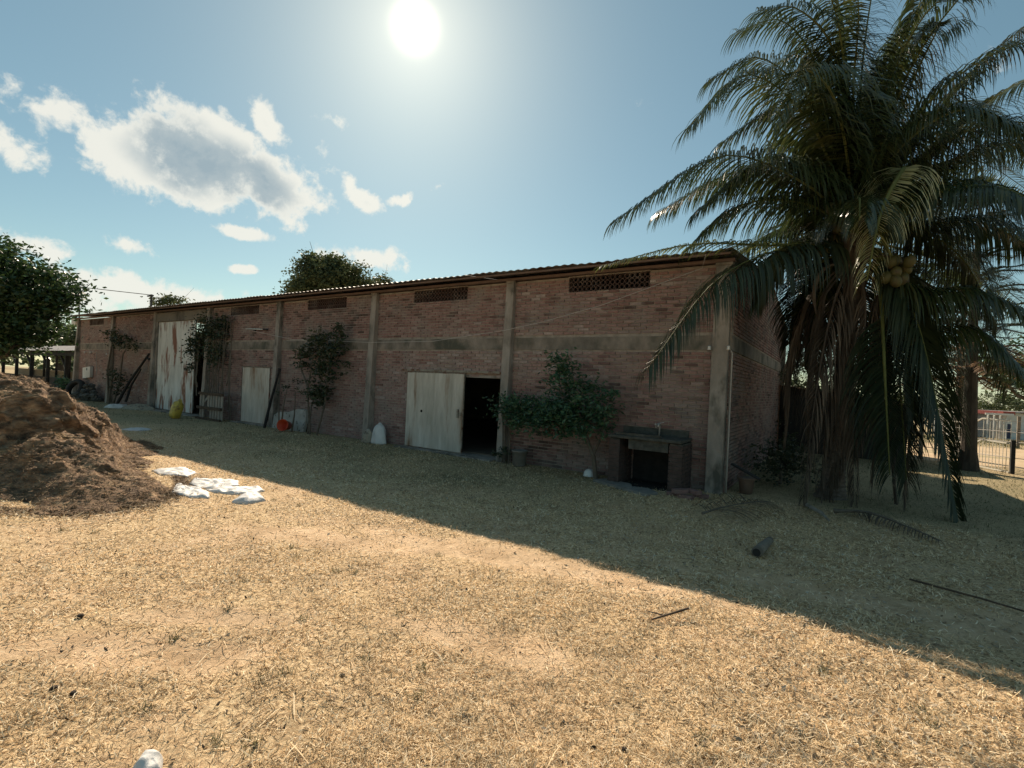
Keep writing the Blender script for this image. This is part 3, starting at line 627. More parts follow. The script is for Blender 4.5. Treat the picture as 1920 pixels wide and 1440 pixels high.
t=thing('stone_slab','pale blotched slab leaning on the brick wall behind bare shrub stems','slab',(-13.9,8.95,0))
sb=B(); prof=[(-14.72,0),(-14.75,.36),(-14.45,.5),(-13.95,.53),(-13.5,.66),(-13.12,.64),(-13.05,.3),(-13.1,0)]
V=[(x,8.98+.12*(z) ,z) for x,z in prof]+[(x,9.07+.12*z,z) for x,z in prof]; n=len(prof)
sb.add(V,[tuple(range(n)),tuple(range(2*n-1,n-1,-1))]+[(k,n+k,n+(k+1)%n,(k+1)%n) for k in range(n)]); sb.out('plate','slab',t)
t=thing('bucket','orange-red plastic bucket lying on its side under the dark shrub','bucket',(-13.5,8.7,.16))
rm=Matrix.Rotation(math.radians(-62),3,'X')@Matrix.Identity(3)
rm=Matrix.Rotation(math.radians(28),3,'Z')@Matrix.Rotation(math.radians(82),3,'X')
b=B(); b.lathe([(.10,-.16),(.12,-.16),(.16,.14),(.172,.15),(.172,.165),(.155,.165),(.11,-.14),(.0,-.14)],(-13.42,8.62,.19),22,rm,capt=False); b.out('shell','red',t,True)
one('handle','wiredark',t,lambda b:b.tube([(-13.58,8.5,.12),(-13.6,8.42,.03),(-13.42,8.38,.012),(-13.26,8.42,.03),(-13.25,8.5,.12)],.005,6))
def standing_sack(name,label,c,h,r,m,lean=0,seed=1,group=None):
    rr=np.random.default_rng(seed); t=thing(name,label,'sack',c,group); n=28; V=[];F=[]; prof=[(.0,.0),(1.02,.0),(1.12,.05),(1.04,.22),(.97,.45),(.93,.62),(.84,.78),(.66,.9),(.42,.97),(.2,1.04),(.12,1.1),(0,1.08)]
    for r_,z in prof:
        for k in range(n):
            a=2*math.pi*k/n; q=r*r_*(1+.12*math.cos(2*a+.5)+.05*math.sin(5*a+z*4+seed)+.045*math.sin(9*a+z*6)+.05*float(vn(np.array([a*2.2,z*6.,seed*1.]))))
            V.append((c[0]+q*math.cos(a)+lean*z*h,c[1]+q*.75*math.sin(a),c[2]+z*h+.012*math.sin(7*a+seed)*(z>.1)))
    for i in range(len(prof)-1):
        for k in range(n): F.append((i*n+k,i*n+(k+1)%n,(i+1)*n+(k+1)%n,(i+1)*n+k))
    o=npmesh('body',V,F,m,t,None,True); s=o.modifiers.new('s','SUBSURF'); s.levels=s.render_levels=1
    one('tie','cable',t,lambda b:b.tube([(c[0]+lean*.95*h+.30*r*math.cos(a),c[1]+.24*r*math.sin(a),c[2]+1.0*h) for a in np.linspace(0,6.28,13)],.008,5))
    return t
standing_sack('grain_sack','full white woven sack standing tied against the brick wall','big',0,0,0) if False else None
standing_sack('grain_sack','full white woven sack standing upright against the brick wall',(-9.83,8.93,0),.50,.205,'white',.03,1)
standing_sack('grain_sack','smaller soiled cream sack slumped against the pier behind the white sack',(-10.2,8.86,0),.34,.15,'cream',.15,4)
t=thing('plastic_container','bulging mustard-yellow plastic container tilted against the foot of the rusty door','container',(-18.85,8.0,0))
n=24;V=[];F=[];RM=Matrix.Rotation(math.radians(16),3,'Y')@Matrix.Rotation(math.radians(-8),3,'X'); prof=[(.01,0),(.75,.0),(.95,.06),(1,.2),(1.02,.5),(.98,.72),(.85,.86),(.5,.95),(.28,.98),(.26,1.04),(.01,1.05)]
for r_,z in prof:
    for k in range(n):
        a=2*math.pi*k/n; e=1/((abs(math.cos(a))**3+abs(math.sin(a))**3)**(1/3)); p=RM@Vector((.2*r_*e*math.cos(a),.15*r_*e*math.sin(a),z*.60)); V.append(p+Vector((-18.85,8.0,.03)))
for i in range(len(prof)-1):
    for k in range(n): F.append((i*n+k,i*n+(k+1)%n,(i+1)*n+(k+1)%n,(i+1)*n+k))
npmesh('body',V,F,'yellow',t,None,True)
one('handle','yellow',t,lambda b:b.tube([tuple(RM@Vector((.12*math.cos(a)+.03,0,.56+.10*math.sin(a)))+Vector((-18.85,8.0,.03))) for a in np.linspace(0,3.14,9)],.02,8),True)
# tyre and rubble at the far left end
t=thing('old_tyre','worn black tyre leaning on the rubble at the far left end of the wall','tyre',(-30.9,8.9,0))
RM=Matrix.Rotation(math.radians(20),3,'Z')@Matrix.Rotation(math.radians(68),3,'X'); b=B(); n=28;prof=[(.30,-.09),(.36,-.12),(.46,-.11),(.5,-.06),(.505,0),(.5,.06),(.46,.11),(.36,.12),(.30,.09),(.31,0)]
V=[];F=[]
for i,(r_,z) in enumerate(prof):
    for k in range(n): a=2*math.pi*k/n; V.append(RM@Vector((r_*math.cos(a),r_*math.sin(a),z))+Vector((-30.9,8.75,.47)))
for i in range(len(prof)):
    for k in range(n): F.append((i*n+k,i*n+(k+1)%n,((i+1)%len(prof))*n+(k+1)%n,((i+1)%len(prof))*n+k))
npmesh('casing',V,F,'rubber',t,None,True)
def rock(b,c,r,sq=.7,seed=0):
    rr=random.Random(seed); n=7; V=[];F=[]
    for i,ph in enumerate((-60,-20,20,60)):
        for k in range(n):
            a=2*math.pi*k/n+i*.3; q=r*rr.uniform(.75,1.15)*math.cos(math.radians(ph)); V.append((c[0]+q*math.cos(a),c[1]+q*math.sin(a),c[2]+r*sq*math.sin(math.radians(ph))*rr.uniform(.8,1.1)))
    for i in range(3):
        for k in range(n): F.append((i*n+k,i*n+(k+1)%n,(i+1)*n+(k+1)%n,(i+1)*n+k))
    F+=[tuple(range(n-1,-1,-1)),tuple(range(3*n,4*n))]; b.add(V,F)
k=0
for lay,(n,z) in enumerate([(11,.10),(9,.26),(6,.42),(3,.58),(2,.7)]):
    for i in range(n):
        k+=1; c=(-29.3+random.uniform(-1,1)*(1-lay*.16)-.1,8.75+random.uniform(-.18,.22),z); b=B(); rock(b,c,random.uniform(.11,.19),.75,k)
        tag(b.out('rubble_stone','stone'),'grey rubble stone in the dark pile against the far left end of the wall','stone','rubble piled beside the old tyre')
def crumple(name,label,cat,poly,h,m,seed,group=None,wr=1.,loose=0):
    """sack or sheet lying on the ground: filled outline with folds, pinned down at its edge"""
    P=np.array(poly,float); n=64; rings=12; c=P.mean(0); seg=np.linalg.norm(np.roll(P,-1,0)-P,axis=1); cum=np.concatenate([[0],np.cumsum(seg)]); T=np.linspace(0,cum[-1],n,endpoint=False); Q=[]
    for t_ in T:
        i=np.searchsorted(cum,t_,side='right')-1; f=(t_-cum[i])/seg[i]; Q.append(P[i]*(1-f)+P[(i+1)%len(P)]*f)
    Q=np.array(Q); Q+= .012*fbm(np.stack([Q[:,0]*9,Q[:,1]*9,Q[:,0]*0+seed],-1),2)[:,None]
    V=[(c[0],c[1],0)]
    for r in range(1,rings+1):
        f=r/rings; p=c+(Q-c)*f; V+=[(a[0],a[1],0) for a in p]
    V=np.array(V); f=np.concatenate([[0],np.repeat(np.arange(1,rings+1)/rings,n)])
    pp=np.stack([V[:,0]*5,V[:,1]*5,V[:,0]*0+seed*3.3],-1)
    z=h*(1-f**3)*(.8+.2*fbm(pp*.7,2))+wr*.022*np.abs(fbm(pp,3))*(1-f**6)+wr*.008*fbm(pp*3.2,2)*(1-f**8)+.006+np.where(f<1,.006,0)+loose*(1-f)*0
    V[:,2]=gz(V[:,0],V[:,1])+z+.004
    F=[(0,1+k,1+(k+1)%n) for k in range(n)]
    for r in range(rings-1):
        for k in range(n): F.append((1+r*n+k,1+(r+1)*n+k,1+(r+1)*n+(k+1)%n,1+r*n+(k+1)%n))
    # skirt down to the soil gives it thickness
    base=len(V); sk=V[-n:].copy(); sk[:,2]-=.03; V=np.vstack([V,sk])
    for k in range(n): F.append((base-n+k,base+k,base+(k+1)%n,base-n+(k+1)%n))
    o=npmesh(name,V,F,m,None,None,True); return tag(o,label,cat,group)
crumple('empty_sack','flat white sack lying alone on the straw, nearest the heap','sack',[(-9.33,3.67),(-9.47,3.97),(-9.18,4.14),(-8.81,4.11),(-8.5,3.84),(-8.93,3.63)],.03,'white',1,wr=1.6)
crumple('empty_sack','wrinkled white sack behind the others, at the back of the spread cluster','sack',[(-8.36,3.86),(-8.06,4.05),(-7.77,4.24),(-7.39,4.06),(-7.37,3.82),(-7.63,3.6),(-7.97,3.63)],.012,'white',2,wr=2.6)
crumple('empty_sack','creased white sack at the front left of the spread cluster','sack',[(-8.19,3.55),(-7.85,3.53),(-7.67,3.6),(-7.24,3.56),(-6.91,3.40),(-7.14,3.25),(-7.5,3.18)],.010,'white',3,wr=2.6)
crumple('empty_sack','long smooth white sack on the right of the spread cluster','sack',[(-7.5,3.63),(-7.3,3.94),(-7.1,4.2),(-6.80,4.1),(-6.74,3.86),(-7.0,3.70),(-7.24,3.60)],.015,'white',5,wr=2.2)
crumple('stuffed_sack','plump dirty-white stuffed sack at the right end of the sacks','sack',[(-6.55,3.50),(-6.28,3.56),(-6.3,3.82),(-6.64,3.95),(-6.78,3.75)],.07,'white',6,wr=1.6)
crumple('empty_sack','flat white sheet lying in the shade far out on the grass','sack',[(-15.9,5.5),(-16.05,5.91),(-15.58,6.1),(-15.27,5.71)],.04,'white',7)
crumple('cloth_rag','small crumpled white rag in the sunlit straw at the bottom edge','rag',[(-2.43,.93),(-2.50,.99),(-2.47,1.035),(-2.41,1.045),(-2.33,1.01),(-2.33,.95)],.045,'white',8,wr=1.)
crumple('empty_sack','torn white sack crumpled at the foot of the wall between vine and rusty door','sack',[(-24.6,7.9),(-24.9,8.3),(-24.3,8.7),(-23.9,8.35),(-24.1,8.0)],.16,'white',9,wr=3)
crumple('empty_sack','grey-cream sack lying limp by the wall left of the rusty door','sack',[(-23.9,8.2),(-23.95,8.75),(-23.2,9.0),(-22.5,8.9),(-22.8,8.35)],.22,'cream',10,wr=3)
# wash-stand by the corner pier
t=thing('outdoor_sink','rough concrete wash counter on brick legs against the wall near the corner pier','sink',(-2.7,8.75,0))
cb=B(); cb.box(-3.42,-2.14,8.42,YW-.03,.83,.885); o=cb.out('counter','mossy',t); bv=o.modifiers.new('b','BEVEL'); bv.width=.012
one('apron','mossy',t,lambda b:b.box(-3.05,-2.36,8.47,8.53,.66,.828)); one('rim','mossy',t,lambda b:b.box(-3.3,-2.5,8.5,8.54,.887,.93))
one('shade_panel','dark',t,lambda b:b.box(-3.19,-2.345,YW-.045,YW-.024,-.05,.8)); one('shade_floor','dark',t,lambda b:b.box(-3.19,-2.345,8.5,9.17,-.05,.03)); one('backsplash','mossy',t,lambda b:b.box(-3.4,-2.2,YW-.06,YW-.024,.887,1.0))  # black back panel and floor sheet stand in for deep shade under the counter
def brick_leg(x0,x1,y0,y1,h):
    z=0;k=0
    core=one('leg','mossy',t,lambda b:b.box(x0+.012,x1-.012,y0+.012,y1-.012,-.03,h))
    while z+BH<h:
        w=(x1-x0); nb=2 if k%2 else 1
        ys=np.arange(y0,y1-.05,.245)
        for yy in ys:
            y2=min(yy+BL,y1); bb=B(); bb.box(x0,x1,yy,y2,z,z+BH,t=random.random()*.2); bb.out('brick','darkbrick',core)
        z+=PIT;k+=1
brick_leg(-2.34,-2.12,8.45,9.1,.82); brick_leg(-3.4,-3.2,8.45,9.1,.82)
t=thing('tap','small metal water tap on a riser pipe above the concrete counter','tap',(-2.72,9.1,.9))
one('riser','cable',t,lambda b:b.tube([(-2.70,9.08,.887),(-2.70,9.08,1.06),(-2.70,9.04,1.1),(-2.70,9.0,1.08),(-2.70,8.99,1.04)],.014,8),True); one('lever','cable',t,lambda b:b.tube([(-2.75,9.07,1.09),(-2.62,9.07,1.13)],.009,6)); one('spout','cable',t,lambda b:b.tube([(-2.76,9.08,1.03),(-2.76,9.02,1.09)],.018,7))
def slab(label,pts,h,m='pot'):
    n=len(pts); b=B(); b.add([(x,y,gz(x,y)-.02) for x,y in pts]+[(x+random.uniform(-.01,.01),y,gz(x,y)+h) for x,y in pts],[tuple(range(n-1,-1,-1)),tuple(range(n,2*n))]+[(k,(k+1)%n,n+(k+1)%n,n+k) for k in range(n)])
    tag(b.out('paving_slab',m),label,'slab')
slab('broken grey concrete slab on the ground at the left of the sink',[(-3.65,8.38),(-3.0,8.05),(-2.85,8.2),(-3.0,8.5),(-3.5,8.66)],.05)
slab('thin cracked slab lying right below the middle of the sink',[(-2.95,8.0),(-2.5,7.88),(-2.38,8.1),(-2.62,8.35),(-2.85,8.3)],.045)
for k,(x,y,z,a) in enumerate([(-2.18,8.3,0,.3),(-1.98,8.22,0,-.2),(-2.08,8.26,.07,.9),(-1.8,8.45,0,.1),(-1.9,8.38,.07,-.5)]):
    b=B(); b.box(x-.12,x+.12,y-.06,y+.06,z,z+.062,t=.3,rot=Matrix.Rotation(a,3,'Z')); tag(b.out('loose_brick','brick',tone=True),['loose brick on the ground nearest the sink leg','loose brick at the front of the small pile by the corner pier','brick lying crosswise on top of the left of the small pile','loose brick touching the wall side of the corner pier','upper brick resting on the one beside the corner pier'][k],'brick','loose bricks by the corner pier')
b=B(); b.lathe([(.118,-.02),(.115,.03),(.10,.075),(.07,.108),(.03,.122),(.002,.125)],(-3.93,8.86,.02),20); b.lathe([(.125,-.01),(.13,0),(.118,.01)],(-3.93,8.86,.02),20)
tag(b.out('upturned_bowl','whiteglow',None,True),'white upturned bowl on the ground under the green bush','bowl')
b=B(); t=thing('plant_pot','pale tapered cement pot beside the foot of the pier under the bush','pot',(-5.55,8.85,0)); b.lathe([(.10,0),(.14,.02),(.155,.3),(.172,.3),(.172,.33),(.14,.33),(.13,.26),(.0,.26)],(-5.5,8.83,0),20,capt=False); b.out('vessel','pot',t,True); one('soil','soil',t,lambda b:b.lathe([(.12,.255),(.12,.275)],(-5.5,8.83,0),16))
t=thing('clay_bucket','dull brown bucket standing at the gable behind the corner pier','bucket',(-1.3,9.45,0)); b=B(); b.lathe([(.10,0),(.13,.26),(.14,.27),(.125,.27),(.09,.03),(0,.03)],(-1.28,9.45,0),18,capt=False); b.out('body','clay',t,True); one('rim','clay',t,lambda b:b.lathe([(.142,.25),(.15,.26),(.142,.28)],(-1.28,9.45,0),18))
tag(one('leaning_plank','dark',None,lambda b:b.beam((-1.5,9.3,.5),(-1.05,9.25,.3),.09,.03)),'short black plank propped over the brown bucket at the gable','plank')
# ---------------------------------------------------------------- foliage helpers
def leaves(name,ells,n,size,m,parent,seed,clump=.22,per=26,aspect=.5,hang=0.,shell=.35):
    r=np.random.default_rng(seed); ells=np.array(ells,float); vol=ells[:,3]*ells[:,4]*ells[:,5]; nc=max(4,n//per)
    idx=r.choice(len(ells),nc,p=vol/vol.sum()); d=r.normal(size=(nc,3)); d/=np.linalg.norm(d,axis=1)[:,None]; rad=r.random(nc)**shell
    cc=ells[idx,:3]+d*rad[:,None]*ells[idx,3:6]*(1+.18*r.normal(size=(nc,1)))
    ci=r.integers(0,nc,n); p=cc[ci]+r.normal(size=(n,3))*clump*np.array([1,1,.6])*r.uniform(.5,1.3,(nc,1))[ci]
    a=r.normal(size=(n,3)); a[:,2]*=.5; a[:,2]-=hang; a/=np.linalg.norm(a,axis=1)[:,None]; b=np.cross(a,r.normal(size=(n,3))); b/=np.linalg.norm(b,axis=1)[:,None]
    s=size*r.uniform(.6,1.3,(n,1)); nrm=np.cross(a,b)
    V=np.stack([p-a*s*.5,p+b*s*aspect*.5-nrm*s*.08,p+a*s*.5-nrm*s*.12,p-b*s*aspect*.5-nrm*s*.08],1).reshape(-1,3)
    F=np.arange(n*4).reshape(-1,4); ct=r.random(nc)[ci]; t=np.clip(.6*ct+.4*r.random(n),0,1)
    return npmesh(name,V,F,m,parent,np.repeat(t,4))
def limbs(parent,base,tips,r0,m='bark',name='trunk',fork=.45,seed=0):
    rr=random.Random(seed); b=B(); base=Vector(base); cen=Vector((sum(t[0] for t in tips)/len(tips),sum(t[1] for t in tips)/len(tips),sum(t[2] for t in tips)/len(tips)))
    k=base+(cen-base)*fork; b.tube([base,base+(k-base)*.5+Vector((rr.uniform(-1,1)*r0,rr.uniform(-1,1)*r0,0)),k],[r0*1.25,r0,r0*.85],9)
    for tp in tips:
        tp=Vector(tp); mid=k+(tp-k)*.5+Vector([rr.uniform(-.12,.12)*(tp-k).length for _ in range(3)]); b.tube([k,mid,tp],[r0*.6,r0*.35,r0*.12],6)
        for q in range(3):
            e=tp+Vector([rr.uniform(-.35,.35)*(tp-k).length for _ in range(3)]); b.tube([mid+(tp-mid)*rr.random(),e],[r0*.2,r0*.05],4)
    return b.out(name,m,parent)
def tree(name,label,cat,base,ells,n,size,m,r0,seed,clump=.3,group=None,fork=.5,**k):
    t=thing(name,label,cat,base,group); limbs(t,base,[e[:3] for e in ells],r0,seed=seed,fork=fork); leaves('crown',ells,n,size,m,t,seed,clump,**k); return t
# bushes at the wall
t=thing('green_bush','leafy green bush spreading over a thin trunk against the brick wall','bush',(-3.8,8.75,0))
ba=[(-5.5,8.55,1.22,.55,.32,.36),(-5.0,8.45,1.1,.6,.42,.36),(-4.4,8.42,1.18,.65,.45,.42),(-3.85,8.45,1.2,.45,.4,.45),(-4.5,8.65,1.95,.36,.25,.42),(-4.05,8.55,1.7,.42,.3,.35),(-3.55,8.6,1.45,.28,.3,.4),(-4.7,8.7,2.25,.18,.12,.14),(-3.6,8.6,.9,.18,.2,.22)]
b=B(); b.tube([(-3.75,8.75,0),(-3.8,8.72,.4),(-3.95,8.68,.75),(-4.3,8.6,1.2),(-4.6,8.6,1.9)],[.05,.042,.04,.03,.015],8); b.tube([(-3.95,8.68,.75),(-4.6,8.55,1.0),(-5.5,8.5,1.25)],[.03,.02,.008],6); b.tube([(-3.8,8.72,.45),(-3.6,8.65,.9),(-3.55,8.6,1.5)],[.025,.02,.008],6); b.tube([(-4.0,8.68,.8),(-4.1,8.6,1.3),(-4.0,8.6,1.8)],[.025,.02,.008],6); b.out('trunk','stem',t)
ba=[(a,b_,c-.03,d*.88,e,f*.88) for a,b_,c,d,e,f in ba]; leaves('crown',ba,6200,.095,'bushleaf',t,11,clump=.11,per=16,aspect=.42)
t=thing('dark_shrub','dark-leaved thorny shrub climbing the wall above the orange bucket','shrub',(-12.3,8.85,0))
b=B()
for q in [[(-12.6,8.8,0),(-12.5,8.8,.8),(-12.1,8.85,1.7),(-11.6,8.85,2.7),(-11.3,8.85,3.15)],[(-12.5,8.8,0),(-12.7,8.8,1.2),(-12.6,8.85,2.2),(-12.3,8.85,3.1)],[(-12.2,8.8,0),(-11.9,8.8,.9),(-11.9,8.85,1.9),(-12.0,8.85,2.8)],[(-12.6,8.8,1.2),(-13.1,8.85,1.8),(-13.3,8.85,2.5)]]: b.tube(q,[.03,.026,.02,.014,.007][:len(q)],6)
b.out('trunk','stem',t)
leaves('crown',[(-12.4,8.85,2.55,.5,.2,.45),(-11.7,8.85,2.45,.45,.2,.5),(-12.0,8.8,1.85,.45,.25,.5),(-12.15,8.8,1.2,.4,.25,.5),(-13.15,8.9,2.2,.3,.15,.4),(-11.45,8.85,2.9,.2,.12,.25),(-11.3,8.85,1.9,.25,.15,.3)],2900,.10,'vineleaf',t,12,clump=.08,per=12,shell=.5)
t=thing('bare_sapling','bare thin sapling stems rising in front of the pale slab','sapling',(-13.9,8.7,0))
for q in [[(-13.85,8.7,0),(-13.9,8.7,.6),(-13.95,8.72,1.15)],[(-13.78,8.72,0),(-13.72,8.72,.7),(-13.6,8.75,1.3)],[(-13.3,8.75,0),(-13.2,8.75,.5),(-13.25,8.78,1.2)]]: one('stem','stem',t,lambda b:b.tube(q,[.03,.022,.01],6))
leaves('crown',[(-13.9,8.75,1.2,.35,.12,.25),(-13.2,8.75,1.3,.3,.12,.3)],160,.07,'vineleaf',t,13,clump=.08)
t=thing('climbing_vine','large dusty vine hanging beside the right edge of the tall rusty door','vine',(-18.8,8.9,0))
b=B()
for k in range(16):
    x=random.uniform(-19.6,-17.1); b.tube([(x+random.uniform(-.2,.2),8.95,random.uniform(0,1.2)),(x+random.uniform(-.1,.1),8.92,1.6),(x,8.95,2.6),(x+random.uniform(-.3,.3),8.95,3.6)],[.02,.018,.013,.006],5)
b.out('trunk','stem',t)
leaves('crown',[(-18.9,8.9,3.1,.65,.22,.65),(-18.0,8.95,3.2,.55,.2,.5),(-19.6,8.85,2.55,.4,.2,.7),(-18.3,8.95,2.3,.7,.15,.7),(-17.5,8.95,3.5,.3,.15,.25),(-19.7,8.85,1.7,.2,.15,.35)],2900,.10,'vineleaf',t,14,clump=.12,per=12,shell=.6)
t=thing('climbing_vine','sparse dark vine on the pier left of the leaning forked pole','vine',(-27,8.9,0))
b=B()
for q in [[(-26.9,8.8,0),(-26.8,8.85,1.2),(-27.0,8.9,2.4),(-27.3,8.9,3.3)],[(-26.4,8.8,0),(-26.0,8.85,1.0),(-25.9,8.9,2.2),(-25.2,8.95,2.8)],[(-26.9,8.8,0),(-27.2,8.8,1.5),(-27.1,8.9,2.8)]]: b.tube(q,[.05,.04,.025,.01][:len(q)],6)
b.out('trunk','stem',t)
leaves('crown',[(-27.0,8.9,3.0,.7,.2,.4),(-25.9,8.9,2.7,.6,.2,.3),(-25.0,8.9,2.55,.5,.2,.2),(-26.3,8.9,1.0,.7,.2,.6)],950,.12,'vineleaf',t,15,clump=.15,per=14)
t=thing('dry_climber','dry brown climber stems on the pier right of the dark doorway','vine',(-5.9,8.9,0))
b=B()
for k in range(7):
    x=-5.9+random.uniform(-.1,.22); b.tube([(x,8.9,0),(x+random.uniform(-.06,.06),8.92,.5),(x+random.uniform(-.1,.1),8.9,1.1),(x+random.uniform(-.05,.3),8.88,1.5)],[.012,.01,.007,.004],5)
b.out('trunk','stem',t); leaves('crown',[(-5.9,8.88,1.25,.2,.1,.3),(-5.85,8.8,.2,.3,.2,.15)],260,.06,'vineleaf',t,16,clump=.07)
t=thing('dark_shrub','low black-green shrub crouching at the gable between wall and palm','shrub',(-.9,11,0)); limbs(t,(-.9,11,0),[(-1.1,10.8,.5),(-.6,11,.6),(-1.1,12,.5)],.03,'stem'); leaves('crown',[(-1.05,11.0,.35,.4,.6,.4),(-.7,11.5,.4,.5,.6,.45),(-1.0,12.6,.45,.45,.8,.5)],2600,.07,'vineleaf',t,17,clump=.10)
t=thing('climbing_vine','thin leafy creeper on the far edge of the gable above the lean-to roof','vine',(-1.4,17.9,2)); b=B(); b.tube([(-1.42,17.9,2.05),(-1.4,17.9,2.8),(-1.35,17.8,3.4)],.012,5); b.tube([(-1.4,17.9,2.5),(-.9,17.9,2.95),(-.2,17.9,2.75)],.01,5); b.out('trunk','stem',t); leaves('crown',[(-1.5,17.6,2.3,.25,.5,.3),(-1.2,17.8,2.7,.4,.2,.3),(-.6,17.9,2.75,.5,.1,.15)],330,.12,'vineleaf',t,18,clump=.12)
# ---------------------------------------------------------------- lean-to behind the gable
t=thing('lean_to','open lean-to shed, its front boarded black for inner shade, with a sloping tin roof behind the gable','shed',(-.3,18.8,0))
V,F=sheet(-1.56,1.6,17.5,2.06,21.2,1.9,n=5); V=[(x,y,z-.14*(x+1.56)) for x,y,z in V]; npmesh('roof','tin',F,'tin',t) if False else npmesh('roof',V,F,'tin',t)
for x in (-1.4,0,1.4): one('post','dark',t,lambda b:b.box(x,x+.1,17.6,17.7,-.05,1.85-.14*(x+1.5)+.08))
for k in range(15): one('board','dark',t,lambda b:b.box(-1.55+k*.21,-1.55+k*.21+.23,17.72+.01*(k%2),17.75+.01*(k%2),-.05,2.03-.14*k*.21))  # black boards added across the open front in place of its dark interior
one('side_boards','dark',t,lambda b:b.box(1.52,1.55,17.6,21.0,0,1.45))
# ---------------------------------------------------------------- cattle shed far left
t=thing('cattle_shed','long low open shed with a pale tin roof and dark posts beyond the left end','shed',(-45,12,0))
for k in range(14):
    x0=-34.2-(k+1)*2.6; V,F=sheet(x0-.03,x0+2.6,10,2.42+random.uniform(-.02,.02),15.2,3.2,wl=.35,n=5); npmesh('roof_sheet',V,F,'tin',t)
for k in range(10):
    x=-35-k*3.3; one('post','dark',t,lambda b:b.box(x,x+.16,10.3,10.46,-.05,2.42)); one('brace','dark',t,lambda b:b.beam((x+.1,10.38,1.4),(x-1.2,10.38,2.3),.1,.1)); one('post','dark',t,lambda b:b.box(x,x+.14,15,15.14,-.05,3.0))
one('eave_beam','dark',t,lambda b:b.box(-71,-34.3,10.28,10.4,2.15,2.36))
one('trough_wall','woodb',t,lambda b:b.box(-71,-34.4,10.8,10.95,-.05,.75)); one('rear_wall','cream',t,lambda b:b.box(-71,-34.4,15.2,15.3,.0,1.0))
t=thing('young_banana','yellow-green young plant with drooping leaves in front of the cattle shed','plant',(-34.2,9.3,0)); limbs(t,(-34.2,9.3,0),[(-34.2,9.3,.8),(-34.0,9.2,.7)],.04,'stem'); leaves('crown',[(-34.2,9.3,.6,.5,.4,.35)],160,.3,'bushleaf',t,19,clump=.15,aspect=.25)
# antenna and power pole
t=thing('antenna_mast','thin pipe mast with loose wires and a white box at the far left roof corner','mast',(-33.0,9.3,3)); one('mast_pipe','wiredark',t,lambda b:b.tube([(-32.6,9.3,3.4),(-32.9,9.3,5.35)],.035,6)); one('junction_box','whitewall',t,lambda b:b.box(-33.1,-32.5,9.1,9.25,3.72,4.0)); one('wire_loop','wiredark',t,lambda b:b.tube([(-32.9,9.3,5.3),(-32.4,9.3,5.1),(-32.3,9.3,4.7),(-32.7,9.3,4.4)],.015,5)); one('cross_arm','wiredark',t,lambda b:b.tube([(-34.2,9.3,4.05),(-32.2,9.3,4.02)],.05,5))
t=thing('utility_pole','thin dark utility pole rising behind the roof','pole',(-46.2,17.6,0)); one('shaft','wiredark',t,lambda b:b.tube([(-46.2,17.6,0),(-46.2,17.6,7.5)],[.12,.08],8)); one('crossarm','wiredark',t,lambda b:b.box(-46.9,-45.9,17.55,17.65,7.35,7.45))
tag(one('power_line','wiredark',None,lambda b:b.tube([(-46.2,17.6,7.45),(-50,14,7.7),(-56,9,8.5),(-62,4,9.6)],.028,5)),'dark power line running from the pole to beyond the left tree','power line')
# ---------------------------------------------------------------- trees left and behind
L=lambda lat,f,z,a,b,c:(*lookpos(lat,f,z),a,b,c)
p=lookpos(-18.2,17,0); tree('broadleaf_tree','big dark glossy broadleaf tree at the left edge, branches over the shed','tree',tuple(p),[L(-16.4,17,3.9,1.3,1.3,1.0),L(-17.3,16.8,4.7,1.2,1.2,.8),L(-15.6,17,4.2,.7,.8,.75),L(-16.7,16.8,2.9,1.1,1.1,.7),L(-16.3,16.4,2.2,.5,.5,.35),L(-18.3,17,5.0,1.4,1.3,.9),L(-18.3,17,3.4,1.5,1.4,1.0),L(-17.4,16.8,2.3,.8,.9,.4)],24000,.17,'leaf',.2,31,clump=.24,per=30,aspect=.5)
p=lookpos(-17.2,45,0); tree('spreading_tree','rounded dark tree standing behind the warehouse roof','tree',tuple(p),[L(-17.2,45,9.6,3.0,2.5,2.2),L(-16.0,45,10.6,2.3,2,1.6),L(-17.6,45,11.5,1.8,1.8,1.2),L(-19.2,45,9.2,1.8,1.6,1.2),L(-14.4,45,10.0,1.8,1.6,1.3)],26000,.30,'treeleaf',.35,32,clump=.42,per=40,hang=.3)
p=lookpos(-12.8,50,0); tree('small_tree','small treetop peeping over the roof right of the rounded tree','tree',tuple(p),[L(-13.3,50,11.2,1.0,1,.7)],900,.28,'treeleaf',.15,33)
p=lookpos(-41.5,60,0); tree('sparse_tree','thin sparse treetop over the roof beside the utility pole','tree',tuple(p),[L(-41.3,60,9.7,1.6,1.5,.7),L(-40.3,60,9.9,1.0,1,.5),L(-42.4,60,9.2,.8,1,.5)],950,.35,'treeleaf',.15,34,clump=.4,per=10)
p=lookpos(-54,60,0); tree('hazy_tree','pale green rounded tree beyond the cattle shed roof','tree',tuple(p),[L(-54.5,60,4.6,2.8,2.5,2.2),L(-52.5,60,4.0,1.8,2,1.7),L(-57.5,60,5.0,3,2.5,2.2)],9000,.38,'hill',.3,35,clump=.5,per=40)
p=lookpos(-51.5,60,0); tree('hazy_tree','smaller darker treetop beside the far left end of the roof','tree',tuple(p),[L(-51.3,60,5.2,.8,.8,.7),L(-51.0,60,4.2,1.0,1,.9)],1100,.38,'treeleaf',.2,36,clump=.3)
for i,(x,lab) in enumerate([(-30.3,'tiny weed sprig growing from the roof edge at the far left')]):
    t=thing('roof_weed',lab,'weed',(x,9.0,4.1)); one('stalk','stem',t,lambda b:b.tube([(x,9.0,4.05),(x+.05,9.0,4.3)],.01,5)); leaves('crown',[(x,9.0,4.25,.3,.2,.1)],60,.12,'leaf',t,37,clump=.1)
